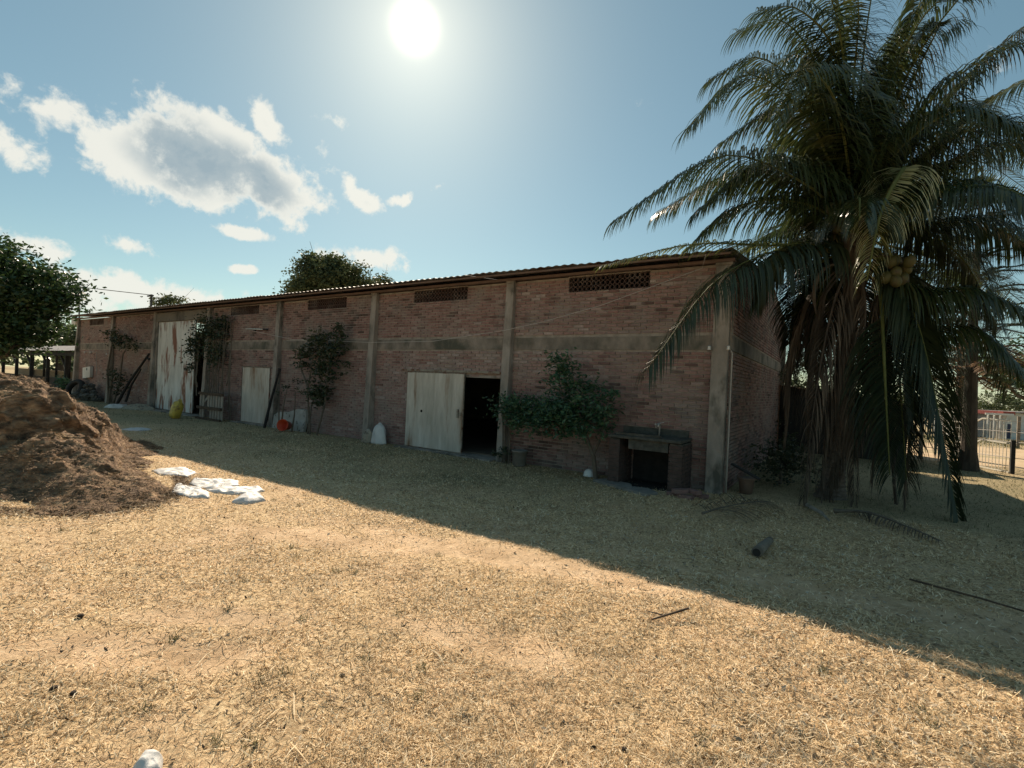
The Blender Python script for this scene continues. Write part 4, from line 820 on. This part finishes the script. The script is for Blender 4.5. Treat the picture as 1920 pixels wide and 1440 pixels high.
# ---------------------------------------------------------------- coconut palm
def catmull(P,n):
    P=[Vector(p) for p in P]; Q=[P[0]*2-P[1]]+P+[P[-1]*2-P[-2]]; out=[]
    for i in range(len(P)-1):
        a,b,c,d=Q[i:i+4]
        for k in range(n):
            t=k/n; out.append(.5*((2*b)+(c-a)*t+(2*a-5*b+4*c-d)*t*t+(3*b-3*c+d-a)*t**3))
    out.append(P[-1]); return out
def frond(parent,ctrl,m,rm,seed,n=95,ll=.72,droop=.5,start=.14,spread=1.0,width=.034,base_r=.035,gap=0.,name='frond',forward=.5):
    r=np.random.default_rng(seed); C=catmull(ctrl,14); C=np.array([tuple(c) for c in C]); seg=np.linalg.norm(np.diff(C,axis=0),axis=1); cum=np.concatenate([[0],np.cumsum(seg)]); Lt=cum[-1]
    h=C[-1]-C[0]; h[2]=0
    if np.linalg.norm(h)<.25: h=np.array([math.cos(seed*2.4),math.sin(seed*2.4),0])
    h/=np.linalg.norm(h); side0=np.array([h[1],-h[0],0])
    V=[];T=[];NS=4
    for sgn in (-1,1):
        t=np.sort(start+(1-start)*(np.arange(n)+r.random(n)*.6)/n); keep=r.random(n)>gap; t=t[keep]; k=len(t); s=np.clip(t*Lt,0,Lt-1e-4); i=np.clip(np.searchsorted(cum,s,side='right')-1,0,len(seg)-1); f=((s-cum[i])/seg[i])[:,None]
        p=C[i]*(1-f)+C[i+1]*f; tg=(C[i+1]-C[i])/seg[i][:,None]
        sd=side0-tg*(tg@side0)[:,None]; sd/=np.linalg.norm(sd,axis=1)[:,None]; up=np.cross(sd,tg); up*=np.sign(up[:,2:3]+1e-6)
        u=(t-start)/(1-start); l=ll*(.58+.42*np.sin(np.clip(u*1.25+.15,0,1)*math.pi)**.7)*(1-.35*u**4)*r.uniform(.82,1.1,k)
        fw=forward+.5*u**2; d=sd*sgn*spread+tg*fw[:,None]+up*(.28+.1*r.normal(size=k))[:,None]+r.normal(size=(k,3))*.035; d/=np.linalg.norm(d,axis=1)[:,None]
        w=width*r.uniform(.75,1.15,k)*(1-.35*u); g=np.array([0,0,-1.]); q=p.copy(); dr=droop*r.uniform(.8,1.2,k)
        pts=[];ws=[.45,1.,.85,.5,.04]
        for j in range(NS+1):
            wd=np.cross(d,g+sd*.001); nn=np.linalg.norm(wd,axis=1)[:,None]; wd=np.where(nn>.15,wd/np.maximum(nn,1e-5),tg); wd=wd*.75+tg*.5; wd/=np.linalg.norm(wd,axis=1)[:,None]
            pts.append(np.stack([q-wd*(w*ws[j]/2)[:,None],q+wd*(w*ws[j]/2)[:,None]],1))
            d=d+g*(dr*(.5+.5*j))[:,None]*.8; d/=np.linalg.norm(d,axis=1)[:,None]; q=q+d*(l/NS)[:,None]
        V.append(np.stack(pts,1).reshape(-1,3)); T.append(np.repeat(np.clip(.5+.25*r.normal(size=k)+.15*math.sin(seed),0,1),(NS+1)*2))
    V=np.vstack(V);T=np.concatenate(T); k=len(V)//10; b0=(np.arange(k)*10)[:,None,None]; jj=(np.arange(NS)*2)[None,:,None]; F=(b0+jj+np.array([0,1,3,2])[None,None,:]).reshape(-1,4)
    o=npmesh(name,V,F,m,parent,T)
    CC=C[::3]; rb=B(); rad=[base_r*(1-.85*(i/(len(CC)-1))) for i in range(len(CC))]; rad[0]*=1.5; rb.tube([tuple(c) for c in CC],rad,6); rb.out('rachis',rm,o,True)
    return o
PALM=thing('coconut_palm','tall coconut palm with drooping fronds and nut clusters right of the warehouse','palm tree',(0,10.16,0))
tp=catmull([(-.06,10.13,-.05),(-.02,10.14,.5),(.01,10.16,1.05),(.05,10.18,2.13),(.09,10.21,3.04),(.12,10.24,4.1),(.12,10.24,4.75)],22)
b=B(); b.tube(tp,[.155*(1-.25*k/len(tp))*(1+.09*(k%3==0))+.13*math.exp(-k/9) for k in range(len(tp))],18); b.out('trunk','palmbark',PALM)
for i,(kind,c) in enumerate(FR):
    kw=dict(m='frond',rm='rachis',n=138,droop=.62,ll=1.14,width=.038,forward=.42,base_r=.026)
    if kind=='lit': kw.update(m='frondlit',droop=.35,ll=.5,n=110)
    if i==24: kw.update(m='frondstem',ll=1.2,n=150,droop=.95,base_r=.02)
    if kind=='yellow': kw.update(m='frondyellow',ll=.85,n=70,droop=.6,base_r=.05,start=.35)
    if kind=='stem': kw.update(m='frondstem',start=.38,ll=1.15,droop=.5,n=80,base_r=.045,forward=.7)
    if kind=='dead': kw.update(m='fronddead',rm='rachisdead',ll=1.15,droop=1.7,n=85,width=.028,spread=.45,gap=.1)
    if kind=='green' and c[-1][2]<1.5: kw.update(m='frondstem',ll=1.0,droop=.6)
    o=frond(PALM,c,seed=100+i,**kw)
    if kind=='yellow': o['label']='pale yellow frond, colour brightened as if sunlit, bent down in front of the crown'
    if kind=='dead': o['label']='dead brown frond hanging down the trunk'
FX=[[(.1,10.22,4.6),(-.3,9.9,6.0),(-1.0,9.5,6.6),(-1.9,9.1,6.0)],[(.1,10.22,4.6),(-.2,10.3,6.6),(-.7,10.2,7.8),(-1.4,10.0,7.6)],[(.1,10.22,4.6),(.1,10.0,7.0),(.2,9.7,8.3),(.35,9.2,8.9)],[(.1,10.22,4.6),(.4,10.0,6.6),(.9,9.6,7.6),(1.4,9.2,7.4)],
[(.1,10.22,4.6),(.7,10.6,6.0),(1.5,10.9,6.6),(2.3,11.1,6.1)],[(.1,10.22,4.6),(.6,9.8,5.6),(1.3,9.4,5.9),(2.0,9.0,5.2)],[(.1,10.22,4.6),(-.5,9.8,5.4),(-1.3,9.3,5.6),(-2.2,8.9,4.8)],[(.1,10.22,4.6),(-.4,10.6,6.0),(-1.1,11.0,6.6),(-2.0,11.3,6.2)],
[(.2,10.3,4.4),(.9,10.6,4.6),(1.6,10.9,4.1),(2.1,11.1,3.0)],[(.2,10.3,4.3),(.8,10.9,4.0),(1.2,11.4,3.0),(1.4,11.6,1.6)],[(.2,10.3,4.3),(.5,10.9,4.2),(.6,11.4,3.2),(.6,11.7,1.4)],[(.1,10.25,4.3),(-.3,10.7,4.3),(-.55,11.1,3.5),(-.6,11.3,2.3)],[(.2,10.3,4.5),(1.0,10.9,5.2),(1.9,11.5,5.2),(2.8,12.0,4.4)],
[(.2,10.3,4.5),(.9,10.1,5.0),(1.7,9.9,4.9),(2.5,9.8,4.1)],[(.2,10.3,4.4),(1.1,11.0,3.8),(1.9,11.7,3.2),(2.5,12.2,2.0)],[(.1,10.3,4.6),(.1,10.9,6.0),(.2,11.5,6.8),(.4,12.2,6.6)],
[(.05,10.2,4.3),(-.5,9.9,4.45),(-1.0,9.7,4.1),(-1.25,9.5,3.3)],[(.05,10.2,4.3),(-.5,10.4,4.5),(-1.1,10.7,4.3),(-1.4,10.9,3.5)],[(.05,10.2,4.2),(-.35,10.4,4.1),(-.75,10.7,3.5),(-.85,10.9,2.7)],[(.1,10.2,4.6),(-.7,9.7,5.0),(-1.6,9.2,4.9),(-2.3,8.9,4.2)],
[(.2,10.3,4.6),(.9,10.4,6.4),(1.9,10.5,7.2),(3.0,10.6,7.1)],[(.2,10.3,4.6),(.7,10.1,6.9),(1.5,9.8,8.0),(2.4,9.6,8.2)],[(.2,10.3,4.6),(1.2,10.6,5.9),(2.2,10.9,6.2),(3.2,11.2,5.6)],[(.1,10.2,4.6),(-.1,9.8,6.9),(-.4,9.3,8.2),(-.9,8.9,8.5)],
[(.2,10.3,4.1),(.6,10.0,3.9),(.85,9.8,3.0),(.95,9.7,1.5)],[(.2,10.3,4.1),(.25,10.7,3.9),(.2,11.0,2.8),(.0,11.2,1.2)]]
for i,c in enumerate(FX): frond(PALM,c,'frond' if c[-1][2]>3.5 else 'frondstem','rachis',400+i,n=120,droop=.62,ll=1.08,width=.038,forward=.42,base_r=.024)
DX=[[(.0,10.1,3.9),(-.35,9.9,3.2),(-.45,9.8,2.0),(-.35,9.75,.6)],[(.1,10.05,3.9),(.0,9.75,3.1),(-.15,9.65,1.8),(-.2,9.5,.2)],[(.3,10.1,3.9),(.5,9.9,3.2),(.55,9.8,1.9),(.5,9.75,.5)],[(.2,10.0,3.9),(.3,9.7,3.0),(.2,9.6,1.7),(.25,9.5,.1)],[(.0,10.2,4.0),(-.45,10.2,3.5),(-.7,10.2,2.4),(-.75,10.1,1.0)],[(.4,10.2,4.0),(.8,10.2,3.3),(.95,10.1,2.0),(.9,9.9,.2)]]
for i,c in enumerate(DX): frond(PALM,c,'fronddead','rachisdead',500+i,n=90,ll=1.2,droop=1.6,width=.03,spread=.5,forward=.5,base_r=.02)['label']='dead brown frond hanging down the trunk'
# extra inner fronds make the crown dense
for i in range(3):
    a=random.uniform(0,6.28); L_=random.uniform(2.2,3.2); e=random.uniform(.1,.9); bx,by,bz=.12,10.24,4.5
    if math.cos(a)<-.2 and math.sin(a)<.1: continue
    c=[(bx,by,bz),(bx+.35*L_*math.cos(a),by+.35*L_*math.sin(a),bz+.6*e*L_*.6),(bx+.75*L_*math.cos(a),by+.75*L_*math.sin(a),bz+.5*e*L_*.6-.1),(bx+L_*math.cos(a),by+L_*math.sin(a),bz-.5+.1*e)]
    frond(PALM,c,'frond','rachis',200+i,droop=.8,ll=1.0,n=120,width=.04)
cme=bpy.data.meshes.new('coconut'); bm_v=[];bm_f=[];n=12
for i in range(9):
    ph=-math.pi/2+math.pi*i/8
    for k in range(n): a=2*math.pi*k/n; bm_v.append((.078*math.cos(ph)*math.cos(a),.078*math.cos(ph)*math.sin(a),.1*math.sin(ph)))
for i in range(8):
    for k in range(n): bm_f.append((i*n+k,i*n+(k+1)%n,(i+1)*n+(k+1)%n,(i+1)*n+k))
cme.from_pydata(bm_v,[],bm_f); cme.polygons.foreach_set('use_smooth',[True]*len(cme.polygons)); cme.update(); cme.materials.append(mt['coconut'])
for ci,(cx,cy,cz,nn) in enumerate([(-.16,9.55,4.60,7),(-.25,9.7,4.26,3),(.66,9.5,3.70,9)]):
    rr=random.Random(50+ci); sp=[]
    while len(sp)<nn:
        p=Vector((rr.uniform(-.14,.14),rr.uniform(-.12,.1),rr.uniform(-.2,.18)))
        if all((p-q).length>.125 for q in sp): sp.append(p)
    for p in sp:
        o=bpy.data.objects.new('coconut',cme); COL.objects.link(o); o.parent=PALM; o.location=Vector((cx,cy,cz))+p-PALM.location; o.rotation_euler=(rr.uniform(-.4,.4),rr.uniform(-.4,.4),0)
    one('nut_stalk','rachis',PALM,lambda b:b.tube([(.12,10.2,4.5),(cx*.6,cy+.1,max(4.4,cz+.35)),(cx,cy,cz)],[.03,.025,.02],6))
for q in [[(.0,10.0,4.0),(-.3,9.8,3.85),(-.42,9.75,3.5),(-.38,9.75,3.1)],[(.45,10.1,4.1),(.75,10.0,3.9),(.82,9.95,3.5),(.76,9.95,3.1)],[(.1,10.0,3.95),(.1,9.9,3.5),(.14,9.88,3.0),(.16,9.95,2.5)],[(.2,10.0,3.95),(.26,9.92,3.5),(.26,9.9,3.0),(.24,10.0,2.4)]]:
    C=catmull(q,5); bb=B(); bb.tube(C,[.012+.024*math.sin(math.pi*i/(len(C)-1)) for i in range(len(C))],7); bb.out('dry_sheath','rachisdead',PALM,True)
# old leaf bases round the crown shaft
for k in range(14):
    a=k*2.4; z=3.75+.06*k; one('leaf_base','rachisdead',PALM,lambda b:b.tube([(.12+.12*math.cos(a),10.24+.12*math.sin(a),z-.15),(.12+.22*math.cos(a),10.24+.22*math.sin(a),z+.1),(.12+.32*math.cos(a),10.24+.32*math.sin(a),z+.35)],[.06,.055,.03],6))
# fallen fronds and wood
o=frond(None,[(-1.5,7.2,.05),(-1.3,7.6,.10),(-1.0,8.2,.12),(-.85,8.7,.06)],'fronddead','stem',301,n=34,ll=.75,droop=.28,width=.02,spread=.9,name='fallen_frond',start=.05,base_r=.014); tag(o,'dry brown fallen frond with arched leaflets left of the palm foot','palm frond')
o=frond(None,[(.0,8.75,.06),(.4,8.8,.10),(.75,8.4,.08),(1.1,7.95,.04)],'fronddead','stem',302,n=30,ll=.3,droop=.5,width=.02,name='fallen_frond',base_r=.026); tag(o,'dark fallen frond with a thick stalk right of the palm foot','palm frond')
tag(one('fallen_branch','woodb',None,lambda b:b.tube([(.62,6.05,.03),(1.1,5.85,.04),(1.7,5.6,.03)],[.010,.009,.005],7)),'long thin black branch on the shaded ground at the right edge','branch')
b=B(); b.tube([(-.66,5.83,.055),(-.63,6.1,.06),(-.6,6.45,.05)],[.055,.05,.04],10); lo=b.out('log_piece','postc',None,True); tag(lo,'short hollow grey log lying alone on the shaded ground','log')
one('hollow_end','dark',lo,lambda b:b.tube([(-.661,5.822,.055),(-.66,5.829,.055)],.04,10))
tag(one('dry_twig','woodb',None,lambda b:[b.tube([(-1.08,3.66,.03),(-1.02,3.77,.035),(-.9,3.98,.05)],[.006,.008,.009],6),b.tube([(-1.02,3.77,.035),(-1.15,3.74,.045)],[.006,.003],5)]),'small forked twig on the sunlit straw near the shade edge','twig')
tag(one('dry_branch','wood',None,lambda b:b.tube([(-.35,9.0,.04),(-.15,8.5,.05),(-.05,8.1,.04)],[.03,.025,.012],7)),'grey crooked branch lying in front of the palm foot','branch')
for k,(x,y,r_,lab) in enumerate([(-4.2,1.27,.026,'dark clod alone on the straw at the left'),(-3.36,.92,.022,'left of two dark clods near the bottom left'),(-3.22,.96,.02,'right of two dark clods near the bottom left'),(-3.55,.62,.03,'reddish-brown clod at the left edge near the bottom'),(-2.3,1.9,.016,'small dark clod in the near middle of the straw'),(-.78,2.3,.018,'small dark clod among straw at the lower right')]):
    b=B(); rock(b,(x,y,float(gz(x,y))+r_*.4),r_,.6,k+70); tag(b.out('dung_clod','soil',None,True),lab,'clod')
# ---------------------------------------------------------------- straw heap
def heap():
    H=thing('straw_heap','big brown heap of rotting straw at the left of the sunlit yard','heap',(-10.5,2.6,0))
    kx=[-18.5,-17,-15.5,-14,-12.8,-12.3,-11.7,-11.3,-10.8,-10.45,-10.25,-10.0,-9.55,-9.1,-8.6,-8.1,-7.6,-7.2]; kh=[0,.5,1.0,1.22,1.25,1.2,.92,1.02,1.08,1.08,.92,.5,.45,.36,.24,.12,.04,0]
    xs=np.linspace(-18.4,-6.5,520); ys=np.linspace(.55,4.9,210); X,Y=np.meshgrid(xs,ys,indexing='ij'); top=np.interp(X,kx,kh)
    P=np.stack([X,Y,X*0],-1); cy=2.62+.12*np.sin(X*1.3)+.25*fbm(P*.6,2); w=np.interp(X,[-18,-12,-10.0,-8.8,-7.2],[1.5,1.65,1.3,.95,.6])
    d=(Y-cy)/w; d=np.where(Y>cy,d*np.interp(X,[-12,-9.8,-8.8,-7.0],[1.0,1.35,1.75,1.9]),d)+.16*fbm(P*1.5,3); prof=np.clip(1-np.abs(d)**1.7,0,1)**.9
    skirt=.16*np.exp(-(np.abs(d)/1.25)**4)*sstep(-6.8,-7.9,X)*sstep(-18.3,-17,X)*(.6+.8*np.clip(fbm(P*2.2,3)+.3,0,1))
    Z=top*prof+skirt; Z=Z*sstep(-.25,.35,fbm(P*3.3+5,4)+Z*5-.05)
    steep=sstep(.05,.5,Z); q=np.stack([X*2.4,Y*2.4,Z*5],-1)
    Z=Z+steep*(.20*fbm(q,4,.6)+.09*fbm(q*3.1,4,.65))+.03*fbm(P*14,3)*sstep(.01,.06,Z)
    nz=np.stack([fbm(q*1.3+9,3),fbm(q*1.3+31,3)],-1)*.14*steep[...,None]
    Zg=gz(X,Y); Z=np.where(Z>.012,Z,-.03)+Zg
    V=np.stack([X+nz[...,0],Y+nz[...,1],Z],-1); ny=len(ys); i=np.arange(len(xs)-1)[:,None]*ny; j=np.arange(ny-1)[None,:]
    F=np.stack([i+j,i+ny+j,i+ny+j+1,i+j+1],-1).reshape(-1,4)
    npmesh('mound',V,F,'heap',H,None,True)
    r=np.random.default_rng(5); Vf=V.reshape(-1,3); hz=(Z-Zg).ravel(); ok=np.where(hz>.02)[0]; n=80000; idx=r.choice(ok,n); p=Vf[idx]+r.normal(size=(n,3))*.008
    blades('strand',p,r,H,'strand',(.03,.10),.0065,flat=.25)
def blades(name,p,r,parent,m,lr,w,flat=.4,tone=None,curl=.5,up=None):
    n=len(p); a=r.random(n)*2*math.pi; l=r.uniform(*lr,n) if np.isscalar(w) or True else 0
    e=np.abs(r.normal(size=n))*flat if up is None else up; d=np.stack([np.cos(a)*np.cos(e),np.sin(a)*np.cos(e),np.sin(e)],-1); s=np.stack([-np.sin(a),np.cos(a),np.zeros(n)],-1); s[:,2]=r.normal(size=n)*.5; s/=np.linalg.norm(s,axis=1)[:,None]
    w=(w*np.ones(n))*r.uniform(.6,1.3,n); l=l[:,None]; w=w[:,None]; bend=r.normal(size=(n,3))*curl*l*.35; bend[:,2]=np.abs(bend[:,2])*.3
    mid=p+d*l*.5+bend*.5; tip=p+d*l+bend*r.uniform(-1,1,(n,1)); tip[:,2]-=.1*l[:,0]
    V=np.stack([p-s*w*.5,p+s*w*.5,mid+s*w*.45,mid-s*w*.45,tip+s*w*.12,tip-s*w*.12],1).reshape(-1,3); b0=np.arange(n)[:,None,None]*6; F=(b0+np.array([[0,1,2,3],[3,2,4,5]])[None]).reshape(-1,4)
    t=np.clip(r.normal(.5,.24,n) if tone is None else tone,0,1)
    return tag(npmesh(name,V,F,m,parent,np.repeat(t,6)),kind='stuff')
heap()
def heap_crumbs():
    rr=np.random.default_rng(6); n=9000; a=rr.uniform(-math.pi*1.05,math.pi*.35,n); q=1+np.abs(rr.normal(size=n))*.07-.03; X=-9.9+2.72*q*np.cos(a); Y=2.55+1.35*q*np.sin(a); k=(X>-10.5); X,Y=X[k],Y[k]
    p=np.stack([X,Y,gz(X,Y)+.008],-1); tag(blades('heap_crumbs',p,rr,None,'strand',(.03,.11),.009,flat=.25,tone=rr.normal(.3,.2,len(p))),'brown straw scattered round the foot of the heap','straw')
heap_crumbs()
def scatter(n,r0,r1,r,pw=1.,half=62):
    u=r.random(n); R=r0*(r1/r0)**u; th=math.pi/2+YAW+np.radians(r.uniform(-half,half,n)); return R*np.cos(th),R*np.sin(th),R
r=np.random.default_rng(21)
x,y,R=scatter(460000,1.7,17,r); pn=fbm(np.stack([x*.9+3,y*.9,x*0],-1),4,.6)+.5*fbm(np.stack([x*5,y*5,x*0+7],-1),3)
keep=(r.random(len(x))<np.clip(.74+pn*1.0,.12,1)*(1-.75*bare(x,y)))&(y<9.05); x,y,R,pn=x[keep],y[keep],R[keep],pn[keep]
sc=np.clip(R/3.5,.75,2.6)**.75; p=np.stack([x,y,gz(x,y)+r.uniform(.0,.012,len(x))],-1)
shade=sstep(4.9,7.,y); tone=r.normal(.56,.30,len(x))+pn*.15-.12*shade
n=len(x); a=0
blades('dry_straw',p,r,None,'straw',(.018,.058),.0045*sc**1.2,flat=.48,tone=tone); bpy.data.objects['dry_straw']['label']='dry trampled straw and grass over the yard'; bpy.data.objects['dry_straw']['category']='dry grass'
# greener turf towards the wall and round the palm
x,y,R=scatter(170000,5.5,40,r); g=fbm(np.stack([x*.8,y*.8,x*0+4],-1),3); turf=sstep(5.2,7.6,y+g)*sstep(-1.5,-5,x)+sstep(8.3,9.6,y+g)*sstep(-4,-1,x)+.25*sstep(17,16,y)*sstep(0,1,x)*sstep(7,9,y)
keep=(r.random(len(x))<np.clip(turf,0,1)*np.clip(.75+g,.1,1))&~((y>YW-.1)&(x<XG+.05)&(y<YB+.1))&(x>-36)&(y<19); x,y,R=x[keep],y[keep],R[keep]
p=np.stack([x,y,gz(x,y)],-1); o=blades('short_grass',p,r,None,'grass',(.03,.07),.004*np.clip(R/8,.8,3),up=r.uniform(.3,1.3,len(x))); tag(o,'short dull green grass in the shade along the wall','grass')
x,y,R=scatter(60000,24,75,r); keep=(y>28)&(x>-8); x,y,R=x[keep],y[keep],R[keep]; p=np.stack([x,y,gz(x,y)],-1); o=blades('field_grass',p,r,None,'grass',(.1,.3),.025,up=r.uniform(.5,1.4,len(x))); tag(o,'green field grass beyond the sandy road','grass')
# leaf litter
x,y,R=scatter(16000,2.5,13,r); keep=(r.random(len(x))<np.where((y>4.5)|(x>-.5),.95,.012))&(y<9.0); x,y=x[keep],y[keep]; n=len(x); a=r.random(n)*6.28; s=r.uniform(.010,.026,n)[:,None]
d=np.stack([np.cos(a),np.sin(a),r.normal(size=n)*.35],-1); e=np.stack([-np.sin(a),np.cos(a),r.normal(size=n)*.35],-1); p=np.stack([x,y,gz(x,y)+.012],-1)
V=np.stack([p-d*s,p+e*s*.45,p+d*s,p-e*s*.45],1).reshape(-1,3); o=npmesh('leaf_litter',V,np.arange(n*4).reshape(-1,4),'litter',None,np.repeat(np.clip(r.normal(.55,.25,n),0,1),4)); tag(o,'scattered dry leaf bits on the ground','leaf litter',kind='stuff')
# ---------------------------------------------------------------- right background
def conifer(base,h,label,seed,rmax,z0,dead=2,n=11,trunk_r=.17):
    t=thing('conifer',label,'tree',(base[0],base[1],0)); rr=random.Random(seed)
    one('trunk','bark',t,lambda b:b.tube([(base[0],base[1],-.1),(base[0],base[1],.5),(base[0]-.03,base[1],h*.5),(base[0]+.02,base[1],h)],[trunk_r*1.5,trunk_r,trunk_r*.6,.02],10))
    for w in range(n):
        f=w/(n-1); z=z0+(h-.4-z0)*f; L_=rmax*(1-f)**.75+.35; mdead=w<dead
        for k in range(7 if w<n-3 else 5):
            a=k*2*math.pi/7+w*.7+rr.uniform(-.2,.2); ca,sa=math.cos(a),math.sin(a); l=L_*rr.uniform(.8,1.1)
            c=[(base[0],base[1],z),(base[0]+l*.35*ca,base[1]+l*.35*sa,z+.08*l),(base[0]+l*.75*ca,base[1]+l*.75*sa,z+.05*l-(.25 if mdead else 0)),(base[0]+l*ca,base[1]+l*sa,z+.18*l-(.5 if mdead else 0))]
            frond(t,c,'needledead' if mdead else 'needle','bark',seed*50+w*9+k,n=44,ll=.32,droop=.25,width=.035,base_r=.03,start=.12,name='bough',gap=.05)
conifer((2.86,17.4),7.9,'tall tiered conifer with brown lower boughs behind the palm on the right',3,2.3,2.55)
conifer((3.14,20.6),6.5,'smaller dark conifer just behind the tall one',4,1.6,2.4,dead=1,n=7,trunk_r=.14)
p=lookpos(24,21,0); tree('shade_tree','dark broad leafy tree at the right edge above the gate','tree',tuple(p),[L(21.5,21,3.1,1.6,1.5,.7),L(23,21,3.6,2.2,2,1.1),L(20.3,20,2.6,.9,.9,.4),L(19.8,21,3.3,1.2,1.2,.6)],11000,.16,'leaf',.2,41,clump=.22)
# gate
t=thing('metal_gate','cream metal bar gate with stepped rails standing ajar beside the conifer','gate',(3.5,18,0))
g0=Vector((2.75,19.6,0)); g1=Vector((3.68,17.6,0)); gd=g1-g0
def gp(f,z): return tuple(g0+gd*f+Vector((0,0,z)))
one('rail','gate',t,lambda b:b.beam(gp(0,.03),gp(1,.03),.035,.035)); 
for zz in (.62,1.2):
    one('rail','gate',t,lambda b:[b.beam(gp(0,zz),gp(.42,zz-.02),.035,.035),b.beam(gp(.42,zz-.02),gp(.58,zz+.15),.035,.035),b.beam(gp(.58,zz+.15),gp(1,zz+.14),.035,.035)])
for k in range(21):
    f=k/20; zt=(.62 if f<.45 else .76) if k%2 else (1.19 if f<.45 else 1.34); one('bar','gate',t,lambda b:b.tube([gp(f,.03),gp(f,zt)],.008,5,cap=False))
one('gate_post','dark',t,lambda b:b.box(3.68,3.76,17.5,17.58,-.05,.85))
# roadside fence
def fence(label,pts,h,rails,mat='postc',loc=None):
    t=thing('wire_fence',label,'fence',(pts[0][0],pts[0][1],0))
    P=[Vector((x,y,float(gz(x,y)))) for x,y in pts]
    for i,p_ in enumerate(P): one('post',mat,t,lambda b:b.box(p_.x-.05,p_.x+.05,p_.y-.05,p_.y+.05,p_.z-.1,p_.z+h*(1+.06*math.sin(i*2.1))))
    for z_ in rails: one('wire','cable',t,lambda b:b.tube([p_+Vector((0,-.06,z_)) for p_ in P],.008,4,cap=False))
fence('post and wire fence along the far side of the sandy road',[(-3+2.3*k,28.6+.1*(k%2)) for k in range(9)],1.25,(.35,.75,1.1))
fence('dry post and wire fence along the near side of the road behind the palm',[(-.6+1.35*k,18.9+.2*k) for k in range(3)]+[(4.3,17.0),(5.5,16.4),(6.8,15.8)],1.15,(.4,.8,1.05))
# house
Hs=thing('white_house','low whitewashed house with a veranda and red fascia beyond the field','house',tuple(lookpos(50,50,-1.5)))
def hb(b,l0,l1,f0,f1,z0,z1):
    c=[lookpos(l,f,z) for z in (z0,z1) for f in (f0,f1) for l in (l0,l1)]; b.add(c,[(0,2,3,1),(4,5,7,6),(0,1,5,4),(1,3,7,5),(3,2,6,7),(2,0,4,6)])
one('wall','whitewall',Hs,lambda b:hb(b,49.1,58,50,55,-1.6,1.05)); one('wall','whitewall',Hs,lambda b:hb(b,45.6,46.5,50,54,-1.6,1.15)); one('door','bluedoor',Hs,lambda b:hb(b,49.35,49.85,49.93,49.99,-1.5,-.05)); one('roof','redroof',Hs,lambda b:hb(b,48.3,49.5,49.2,55,.85,1.2)); one('roof','tin',Hs,lambda b:hb(b,48.9,58.4,49.6,55.4,1.052,1.2)); one('fascia','whitewall',Hs,lambda b:hb(b,46.5,49.3,49.1,49.19,.8,.99)); one('rear_wall','render',Hs,lambda b:hb(b,46.5,49.1,54.5,54.9,-1.6,.99))
for k in range(4): one('veranda_post','whitewall',Hs,lambda b:hb(b,46.9+k*.62,47.0+k*.62,49.3,49.4,-1.6,.8))
for i,(lat,f,z,rx,rz,lab) in enumerate([(21.5,40,1.9,2.6,1.5,'rounded green tree beyond the lean-to roof'),(25,42,1.2,2.4,1.4,'low green tree seen between gable and palm trunk'),(33,46,.8,2.6,1.5,'dim green tree behind the palm fronds'),(43,60,.5,3.,1.5,'green tree left of the white house'),(60,62,1.6,4,2.6,'dark tree rising behind the white house')]):
    p=lookpos(lat,f,float(gz(*lookpos(lat,f)[:2]))); tree('far_tree',lab,'tree',tuple(p),[L(lat,f,z,rx,2,rz),L(lat+rx*.6,f,z-.2,rx*.6,2,rz*.8),L(lat-rx*.6,f,z-.3,rx*.6,2,rz*.7)],4500,.30,'treeleaf',.2,60+i,clump=.4,group='trees beyond the road',per=40)
# distant tree belt that closes the horizon
bl=B(); r=np.random.default_rng(77); ells=[]
for k in range(150):
    a=math.pi*2*k/150+r.normal()*.01; R_=r.uniform(150,185); x,y=R_*math.cos(a),R_*math.sin(a); ells.append((x,y,1.2+r.uniform(-.5,.8)+float(gz(x,y)),6.5,6.5,r.uniform(2.2,4)))
o=leaves('tree_belt',ells,60000,1.4,'hill',None,78,clump=1.2,per=40); tag(o,'distant line of trees along the horizon','tree belt',kind='stuff')
# small green sprouts and broken stalks in the sunlit yard
r=np.random.default_rng(91); c=np.stack(scatter(60,2.0,9,r,half=55)[:2],-1); c=c[c[:,1]<4.5]; c=np.repeat(c,26,0)+r.normal(size=(len(c)*26,2))*.022
p=np.stack([c[:,0],c[:,1],gz(c[:,0],c[:,1])],-1); tag(blades('weed_tufts',p,r,None,'grass',(.025,.06),.0045,up=r.uniform(.3,1.3,len(p)),tone=r.normal(.7,.2,len(p))),'small green weed tufts in the dry straw','weeds')
x,y,R=scatter(700,2.0,9,r,half=58); k=y<8.8; x,y=x[k],y[k]; p=np.stack([x,y,gz(x,y)+.01],-1); tag(blades('straw_stalks',p,r,None,'straw',(.10,.26),.005,flat=.12,curl=.25),'longer loose straw stalks on the ground','straw')
x,y,R=scatter(450,2.0,8,r,half=58); k=y<5; x,y=x[k],y[k]; p=np.stack([x,y,gz(x,y)+.006],-1); tag(blades('dark_crumbs',p,r,None,'soil',(.012,.035),.016,flat=.5),'dark crumbs of dung and bark on the straw','crumbs')
